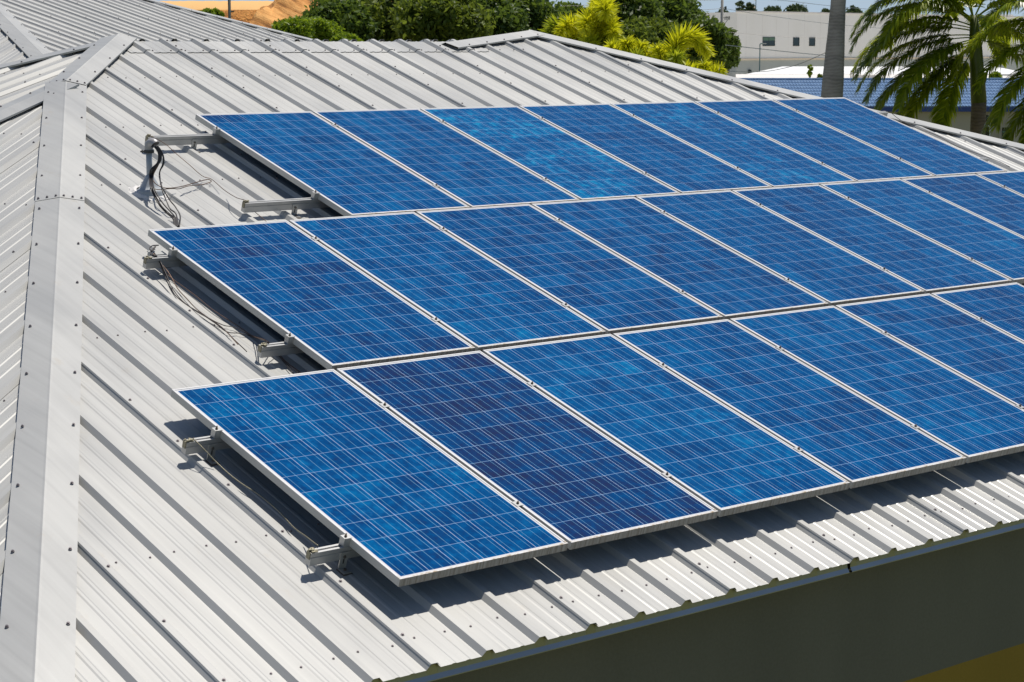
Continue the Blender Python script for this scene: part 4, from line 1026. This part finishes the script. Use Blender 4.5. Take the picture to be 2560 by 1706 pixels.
wire([(1806, -6, 140), (1950, 1, 150), (2075, 15, 160), (2250, 30, 170)], 'highest thin wire in the sky right of the pole', 0.018)
# dark post before the sand
DP = at(578, 111.7, 62); dp = empty('dark_post', (DP.x, DP.y, GZ)); tag(dp, 'slim dark green post before the sand hill', 'post')
mb = MB(); mb.tube([(0, 0, 0), (-.03, 0.02, zz(-70, 62))], 0.044, 10); obj('shaft', mb.data(), M['pole_d'], dp, True)
mb = MB(); q = zz(0, 62); mb.tube([Vector((0, 0, q)), rt0 * .12 + Vector((0, 0, q))], 0.025, 6); q = zz(31, 62); mb.tube([Vector((0, 0, q)), rt0 * .11 + Vector((0, 0, q + .02))], 0.022, 6); obj('bracket', mb.data(), M['pole_d'], dp)
# street lamp before the white building
LP = at(1900, 111.7, 190); lp_ = empty('street_lamp', (LP.x, LP.y, GZ)); tag(lp_, 'thin green street lamp with arm bent right before the white wall', 'street lamp')
mb = MB(); q = zz(110, 190); mb.tube([(0, 0, 0), (0, 0, q - .3)], 0.055, 10)
mb.tube(spline([Vector((0, 0, q - .3)), Vector((0, 0, q - .1)), rt0 * .08 + Vector((0, 0, q)), rt0 * .3 + Vector((0, 0, q + .02))], 6), 0.05, 8); obj('post', mb.data(), M['lamp_metal'], lp_, True)
mb = MB(); mb.box((-.16, -.07, -.04), (.16, .07, .04), Matrix.Translation(rt0 * .42 + Vector((0, 0, q + .01))) @ Matrix.Rotation(R(AZ - 90), 4, 'Z')); obj('lamp_head', mb.data(), M['pole'], lp_)
# mast with two pale lamps
MP = at(1888, 111.7, 300); mp = empty('lamp_mast', (MP.x, MP.y, GZ)); tag(mp, 'thin mast with small pale lamps above the white roof edge', 'mast')
mb = MB(); mb.tube([(0, 0, 0), (0, 0, zz(-20, 300))], 0.06, 8); obj('shaft', mb.data(), M['lamp_metal'], mp)
for py in (1, 20):
    mb = MB(); c0 = -rt0 * .16 + Vector((0, 0, zz(py, 300))); vs, fs = lathe([(0.001, -.13), (.1, -.09), (.14, 0), (.1, .09), (.001, .13)], c0, 10); mb.add(vs, fs); obj('lamp', mb.data(), plain('lamp_shell', (.7, .6, .42), .5), mp, True)

# ------------------------------------------------------------------ white building far behind
k = N('white_stucco', 0.8, 0, 0.2); v = k.coord()
k.col(k.ramp(k.noise(k.mapping(v, (.4, .4, .12)), 1.2, 4), [(0.3, (0.90, 0.88, 0.82)), (0.7, (0.94, 0.92, 0.87))])); M['white'] = k.m
M['greybase'] = plain('grey_green_wall', (0.42, 0.45, 0.42), 0.85, 0, 0.06, .3)
M['cream_ledge'] = plain('cream_ledge', (0.78, 0.66, 0.50), 0.8)
k = N('dark_glass', 0.05, 0, 0.6); k.col((0.006, 0.022, 0.022)); M['glass'] = k.m
M['blind'] = plain('green_blind', (0.10, 0.19, 0.13), 0.6)
M['whiteroof'] = plain('white_roof_membrane', (0.86, 0.86, 0.84), 0.6, 0, 0.03, .5)
M['parapet'] = plain('pale_parapet', (0.78, 0.74, 0.69), 0.8, 0, 0.08, 1)
wb = empty('white_building'); DW = 250; mW = DW / FPX
c0 = at(1842, 111.7, DW)
wb.location = (c0.x, c0.y, GZ); tag(wb, 'large white flat-roofed building with small dark windows beyond the trees', 'building')
ztop = zz(32, DW); zband = zz(150, DW)
# facade runs right and away
phi = 46
fd = Vector((math.cos(R(AZ - 90 + phi)), math.sin(R(AZ - 90 + phi)), 0)); fn = Vector((fd.y, -fd.x, 0))
def fac(px, depth_off=0.0):       # along-facade distance at a photo column
    r_ = ray(px, 111.7); A_ = np.array([[r_.x, -fd.x], [r_.y, -fd.y]]); s_ = np.linalg.solve(A_, np.array([c0.x - CAM.x, c0.y - CAM.y])); return float(s_[1])
L1 = fac(2560)
def quadwall(name, a, b, z0, z1, mat, parent, th=0.3):
    mb = MB(); n = Vector(((b - a).y, -(b - a).x, 0)).normalized()
    a0, b0 = a - n * th, b - n * th
    vs = [Vector((a.x, a.y, z0)), Vector((b.x, b.y, z0)), Vector((b.x, b.y, z1)), Vector((a.x, a.y, z1)), Vector((a0.x, a0.y, z0)), Vector((b0.x, b0.y, z0)), Vector((b0.x, b0.y, z1)), Vector((a0.x, a0.y, z1))]
    mb.add(vs, [(0, 1, 2, 3), (5, 4, 7, 6), (0, 3, 7, 4), (1, 5, 6, 2), (3, 2, 6, 7), (0, 4, 5, 1)]); return obj(name, mb.data(), M[mat], parent)
O_ = Vector((0, 0, 0)); bk = -fn
# solid body: front, left side, roof
mb = MB(); dpth = 22
vs = [O_, fd * L1, fd * L1 + bk * dpth, bk * dpth]
vv = [Vector((p.x, p.y, zband)) for p in vs] + [Vector((p.x, p.y, ztop)) for p in vs]
mb.add(vv, [(0, 1, 5, 4), (1, 2, 6, 5), (2, 3, 7, 6), (3, 0, 4, 7), (4, 5, 6, 7)]); obj('wall', mb.data(), M['white'], wb)
mb = MB(); vv = [Vector((p.x, p.y, 0)) for p in vs] + [Vector((p.x, p.y, zband - .05)) for p in vs]
mb.add(vv, [(0, 1, 5, 4), (1, 2, 6, 5), (2, 3, 7, 6), (3, 0, 4, 7)]); o = obj('wall', mb.data(), M['greybase'], wb); o['label'] = 'grey green lower wall'
mb = MB(); a_ = fn * .15; mb.prism([(0, 0), (.15, 0), (.15, .22), (0, .22)], Vector((0, 0, zband - .05)) - fd * .1, fd, L1, fn, Vector((0, 0, 1))); obj('ledge', mb.data(), M['cream_ledge'], wb)
mb = MB(); mb.prism([(-.2, 0), (.08, 0), (.08, .18), (-.2, .18)], Vector((0, 0, ztop)) - fd * .1, fd, L1, fn, Vector((0, 0, 1))); obj('coping', mb.data(), M['parapet'], wb)
for (x0, x1, y0, y1, dbl) in ((1907, 1936, 94.5, 114.5, True), (1983, 1997, 95, 114.5, False), (2023, 2036.5, 95, 114.5, False)):
    a, b = fac(x0), fac(x1); Dm = (c0 + fd * (a + b) / 2 - CAM).dot(Vector((math.cos(R(AZ)), math.sin(R(AZ)), 0)))
    z0, z1 = CAM.z + (111.7 - y1) * Dm / FPX - GZ, CAM.z + (111.7 - y0) * Dm / FPX - GZ
    wf = empty('window'); wf.parent = wb; wf.location = fd * a
    mb = MB(); w_ = b - a
    for s0, s1, q0, q1 in ((-.06, 0, z0 - .06, z1 + .06), (w_, w_ + .06, z0 - .06, z1 + .06), (0, w_, z0 - .06, z0), (0, w_, z1, z1 + .06)):
        P0 = fd * s0 + fn * .0; mb.prism([(0.005, q0), (.05, q0), (.05, q1), (0.005, q1)], P0, fd, s1 - s0, fn, Vector((0, 0, 1)))
    if dbl: mb.prism([(0.005, z0), (.04, z0), (.04, z1), (0.005, z1)], fd * (w_ / 2 - .03), fd, .06, fn, Vector((0, 0, 1)))
    obj('frame', mb.data(), M['pole_d'], wf)
    mb = MB(); mb.prism([(0.002, z0), (.02, z0), (.02, z1), (0.002, z1)], O_, fd, w_, fn, Vector((0, 0, 1))); obj('pane', mb.data(), M['glass'], wf)
    if dbl:
        mb = MB(); mb.prism([(0.02, z0 + (z1 - z0) * .62), (.03, z0 + (z1 - z0) * .62), (.03, z1), (0.02, z1)], O_, fd, w_, fn, Vector((0, 0, 1))); obj('blind', mb.data(), M['blind'], wf)
for x in (1873, 1951):
    s_ = fac(x); z_ = zz(176, DW + 8)
    mb = MB(); vs_, fs_ = lathe([(0.22, 0), (0.22, .3), (0.15, .42), (0.001, .45)], fd * s_ + fn * .2 + Vector((0, 0, z_ - .25)), 10); mb.add(vs_, fs_); obj('vent', mb.data(), M['pole_d'], wb)
# vertical joints on the facade are shallow grooves
for x in (1865, 1905, 1940, 1970, 2010, 2050):
    mb = MB(); s_ = fac(x); mb.prism([(0.002, zband + .3), (.006, zband + .3), (.006, ztop - .1), (0.002, ztop - .1)], fd * s_, fd, .03, fn, Vector((0, 0, 1))); obj('joint', mb.data(), M['parapet'], wb)
# higher rear block, behind the palm crown
c1 = at(2478, 111.7, 300); rb_ = empty('rear_block', (c1.x, c1.y, GZ)); tag(rb_, 'pale blue-grey block rising behind the big palm crown', 'building')
mb = MB(); z_ = zz(42, 300); e1 = Vector(_cr.col[0]); e1.z = 0
pp = [O_, e1 * 3.1, e1 * 3.1 + Vector((math.cos(R(AZ)), math.sin(R(AZ)), 0)) * 8, Vector((math.cos(R(AZ)), math.sin(R(AZ)), 0)) * 8]
mb.add([Vector((p.x, p.y, 0)) for p in pp] + [Vector((p.x, p.y, z_)) for p in pp], [(0, 1, 5, 4), (1, 2, 6, 5), (2, 3, 7, 6), (3, 0, 4, 7), (4, 5, 6, 7)]); obj('wall', mb.data(), M['white'], rb_)
mb = MB(); mb.add([Vector((p.x, p.y, z_)) + Vector((0, 0, .02)) for p in pp] + [Vector((p.x, p.y, z_ + .25)) for p in pp], [(0, 1, 5, 4), (1, 2, 6, 5), (2, 3, 7, 6), (3, 0, 4, 7), (4, 5, 6, 7)]); obj('coping', mb.data(), M['parapet'], rb_)

# low white-roofed building
DL = 150; cL = at(1845, 111.7, DL); lb = empty('low_white_building', (cL.x, cL.y, GZ)); tag(lb, 'low building with bright white sloping roof and pale parapet', 'building')
r3 = Vector(_cr.col[0]); r3.z = 0; r3.normalize(); f3 = Vector((math.cos(R(AZ)), math.sin(R(AZ)), 0)); ml = DL / FPX
Lb = (2640 - 1845) * ml
zp1 = zz(197.5, DL); dd_ = 25.0
mb = MB(); mb.add([O_, r3 * Lb, r3 * Lb + f3 * dd_, f3 * dd_] + [q + Vector((0, 0, zp1)) for q in (O_, r3 * Lb, r3 * Lb + f3 * dd_, f3 * dd_)], [(0, 1, 5, 4), (1, 2, 6, 5), (2, 3, 7, 6), (3, 0, 4, 7), (4, 5, 6, 7)])
obj('wall', mb.data(), M['parapet'], lb)
mb = MB(); xa = (1948 - 1845) * ml * 1.16; xb = (2075 - 1845) * ml * 1.25; zr = zz(166, DL + dd_ + 14)
q0_, q1_, q2_, q3_ = r3 * xa + f3 * dd_, r3 * (Lb * 1.2) + f3 * dd_, r3 * (Lb * 1.2) + f3 * (dd_ + 14), r3 * xb + f3 * (dd_ + 14)
zlo = zp1 + .02
vs = [q + Vector((0, 0, zlo)) for q in (q0_, q1_)] + [q + Vector((0, 0, zr)) for q in (q2_, q3_)] + [q for q in (q0_, q1_, q2_, q3_)]
mb.add(vs, [(0, 1, 2, 3), (4, 5, 1, 0), (7, 4, 0, 3), (5, 6, 2, 1), (6, 7, 3, 2)]); obj('roof', mb.data(), M['whiteroof'], lb)
mb = MB(); mb.prism([(0, 0), (.3, 0), (.3, zz(182, DL + 4)), (0, zz(182, DL + 4))], -r3 * 2.4 + f3 * 3, r3, 2.6, f3, Vector((0, 0, 1))); obj('side_wall', mb.data(), M['greybase'], lb)
mb = MB()
for x in (2132, 2137): q = r3 * ((x - 1845) * ml) + f3 * .5; mb.tube([q + Vector((0, 0, zp1 - .3)), q + Vector((0, 0, zz(176, DL)))], 0.05, 6)
obj('vent_pipe', mb.data(), M['pole'], lb)
mb = MB(); mb.box((0, -.5, 0), (1.9, 0.5, .62), Matrix.Translation(r3 * ((2148 - 1845) * ml) + f3 * 2.2 + Vector((0, 0, zp1 - .35))) @ Matrix.Rotation(R(AZ - 90), 4, 'Z')); obj('roof_unit', mb.data(), M['parapet'], lb)
tree('sapling', 2026, 156, 200, 9, 147, 'shrub', 'thin weed growing behind the blue roof ridge left of the tall palm trunk', 'plants at the white parapet', 41, 500, 0.12, 14, cat='plant')
tree('sapling', 2052, 184, 202, 11, 147, 'oak2', 'round dark plant touching the tall palm trunk above the blue roof', 'plants at the white parapet', 42, 600, 0.13, 14, cat='plant')

# blue tiled house
DB = 112; mB_ = DB / FPX
cB = at(1870, 111.7, DB); bh = empty('blue_roofed_house', (cB.x, cB.y, GZ)); tag(bh, 'cream house with blue tiled roof and arched window behind the palms', 'house')
k = N('blue_roof_tile', 0.25, 0, 0.6); v = k.coord()
k.col(k.ramp(k.noise(v, 3, 4), [(0.3, (0.13, 0.22, 0.38)), (0.7, (0.20, 0.31, 0.48))])); M['bluetile'] = k.m
Lh = (2700 - 1870) * mB_; ze = zz(266, DB - 0.0) ; zrd = zz(199, DB + 5.2)
mb = MB(); run = 5.2; ncourse = 9; per = 0.17; nseg = int(Lh / per)
for c_ in range(ncourse):
    f0, f1 = c_ / ncourse, (c_ + 1) / ncourse; rows_ = []
    for f_, dz in ((f0, 0.03), (f1, 0.0)):
        row_ = []
        for i in range(nseg * 4 + 1):
            xx = i * per / 4; hh = 0.035 * max(0, math.sin(2 * math.pi * i / 4 + 0.0)) + dz
            row_.append(r3 * xx + f3 * (run * f_) + Vector((0, 0, ze + (zrd - ze) * f_ + hh)))
        rows_.append(row_)
    n_ = len(rows_[0]); mb.add(rows_[0] + rows_[1], [(i, i + 1, n_ + i + 1, n_ + i) for i in range(n_ - 1)])
    low_ = [p - Vector((0, 0, .06)) for p in rows_[0]]; mb.add(low_ + rows_[0], [(i, i + 1, n_ + i + 1, n_ + i) for i in range(n_ - 1)])
obj('roof', mb.data(), M['bluetile'], bh)
mb = MB(); mb.tube([f3 * run + Vector((0, 0, zrd + .03)), f3 * run + r3 * Lh + Vector((0, 0, zrd + .03))], 0.075, 8); obj('ridge_tile', mb.data(), M['bluetile'], bh)
mb = MB(); mb.prism([(-.05, ze - .28), (.05, ze - .28), (.05, ze - .03), (-.05, ze - .03)], O_, r3, Lh, f3, Vector((0, 0, 1))); obj('fascia', mb.data(), plain('blue_fascia', (.03, .07, .26), .4), bh)
M['cream'] = plain('cream_wall', (0.58, 0.50, 0.38), 0.85, 0, 0.08, .6); M['creamtrim'] = plain('cream_trim', (0.52, 0.44, 0.34), 0.8)
mb = MB(); mb.prism([(.5, 0), (.8, 0), (.8, ze + .1), (.5, ze + .1)], O_, r3, Lh, f3, Vector((0, 0, 1))); mb.prism([(.8, 0), (9, 0), (9, ze - .1), (.8, ze - .1)], O_, r3, Lh, f3, Vector((0, 0, 1))); obj('wall', mb.data(), M['cream'], bh)
def hx(px): return (px - 1870) * (DB + .5) / FPX
# arched window
ac = hx(2472); zs = zz(300, DB + .5); ro, ri = hx(2496) - ac, hx(2486) - ac
aw = empty('arched_window'); aw.parent = bh; aw.location = r3 * ac + f3 * .5
mb = MB(); n_ = 14
ring_ = [(math.cos(math.pi * i / n_), math.sin(math.pi * i / n_)) for i in range(n_ + 1)]
prof = [(ro * c, ro * s) for c, s in ring_] + [(-ro, -2.4), (-ri, -2.4)] + [(ri * c, ri * s) for c, s in reversed(ring_)] + [(ri, -2.4), (ro, -2.4)]
def arch_strip(r0, r1, d0, name, mat):
    vs, fs = [], []
    prof_ = [(1, -1.0)] + ring_ + [(-1, -1.0)]
    for (c, s) in [(1, None)] + ring_ + [(-1, None)]:
        for r_ in (r0, r1):
            z_ = zs + (r_ * s if s is not None else -2.6)
            for d_ in (d0, 0.0): vs.append(r3 * (r_ * c) - f3 * d_ + Vector((0, 0, z_)))
    m_ = len(vs) // 4
    for i in range(m_ - 1):
        a = i * 4; b = a + 4
        fs += [(a, b, b + 2, a + 2), (a + 2, b + 2, b + 3, a + 3), (a, a + 1, b + 1, b)]
    return obj(name, (vs, fs), M[mat], aw)
arch_strip(ri, ro, 0.07, 'surround', 'creamtrim')
pv = [r3 * (ri * c) - f3 * .015 + Vector((0, 0, zs + ri * s)) for c, s in ring_] + [-r3 * ri - f3 * .015 + Vector((0, 0, zs - 2.6)), r3 * ri - f3 * .015 + Vector((0, 0, zs - 2.6))]
obj('pane', (pv, [tuple(range(len(pv)))]), M['glass'], aw)
mb = MB()
for z_ in (-.35, -.95, -1.55): mb.prism([(-.045, zs + z_), (-.02, zs + z_), (-.02, zs + z_ + .07), (-.045, zs + z_ + .07)], -r3 * ri, r3, 2 * ri, f3, Vector((0, 0, 1)))
for x_ in (-ri, -.03, ri - .07): mb.prism([(-.052, zs - 2.6), (-.046, zs - 2.6), (-.046, zs + .0), (-.052, zs)], r3 * x_, r3, .06, f3, Vector((0, 0, 1)))
obj('frame', mb.data(), M['white'], aw)
# side window in a raised surround
sw = empty('window'); sw.parent = bh; sw.location = r3 * hx(2514) + f3 * .5
w_ = hx(2532) - hx(2514) - .0; z1_ = zz(318, DB + .5)
mb = MB(); mb.prism([(-.08, z1_ - 2.2), (0, z1_ - 2.2), (0, zz(302, DB + .5)), (-.08, zz(302, DB + .5))], -r3 * .18, r3, w_ + .36, f3, Vector((0, 0, 1))); obj('surround', mb.data(), M['creamtrim'], sw)
mb = MB(); mb.prism([(-.10, z1_ - 2.0), (-.085, z1_ - 2.0), (-.085, z1_), (-.10, z1_)], O_, r3, w_, f3, Vector((0, 0, 1))); obj('pane', mb.data(), M['glass'], sw)
mb = MB(); mb.prism([(-.12, z1_ - .28), (-.105, z1_ - .28), (-.105, z1_ - .2), (-.12, z1_ - .2)], O_, r3, w_, f3, Vector((0, 0, 1))); obj('bar', mb.data(), M['blind'], sw)
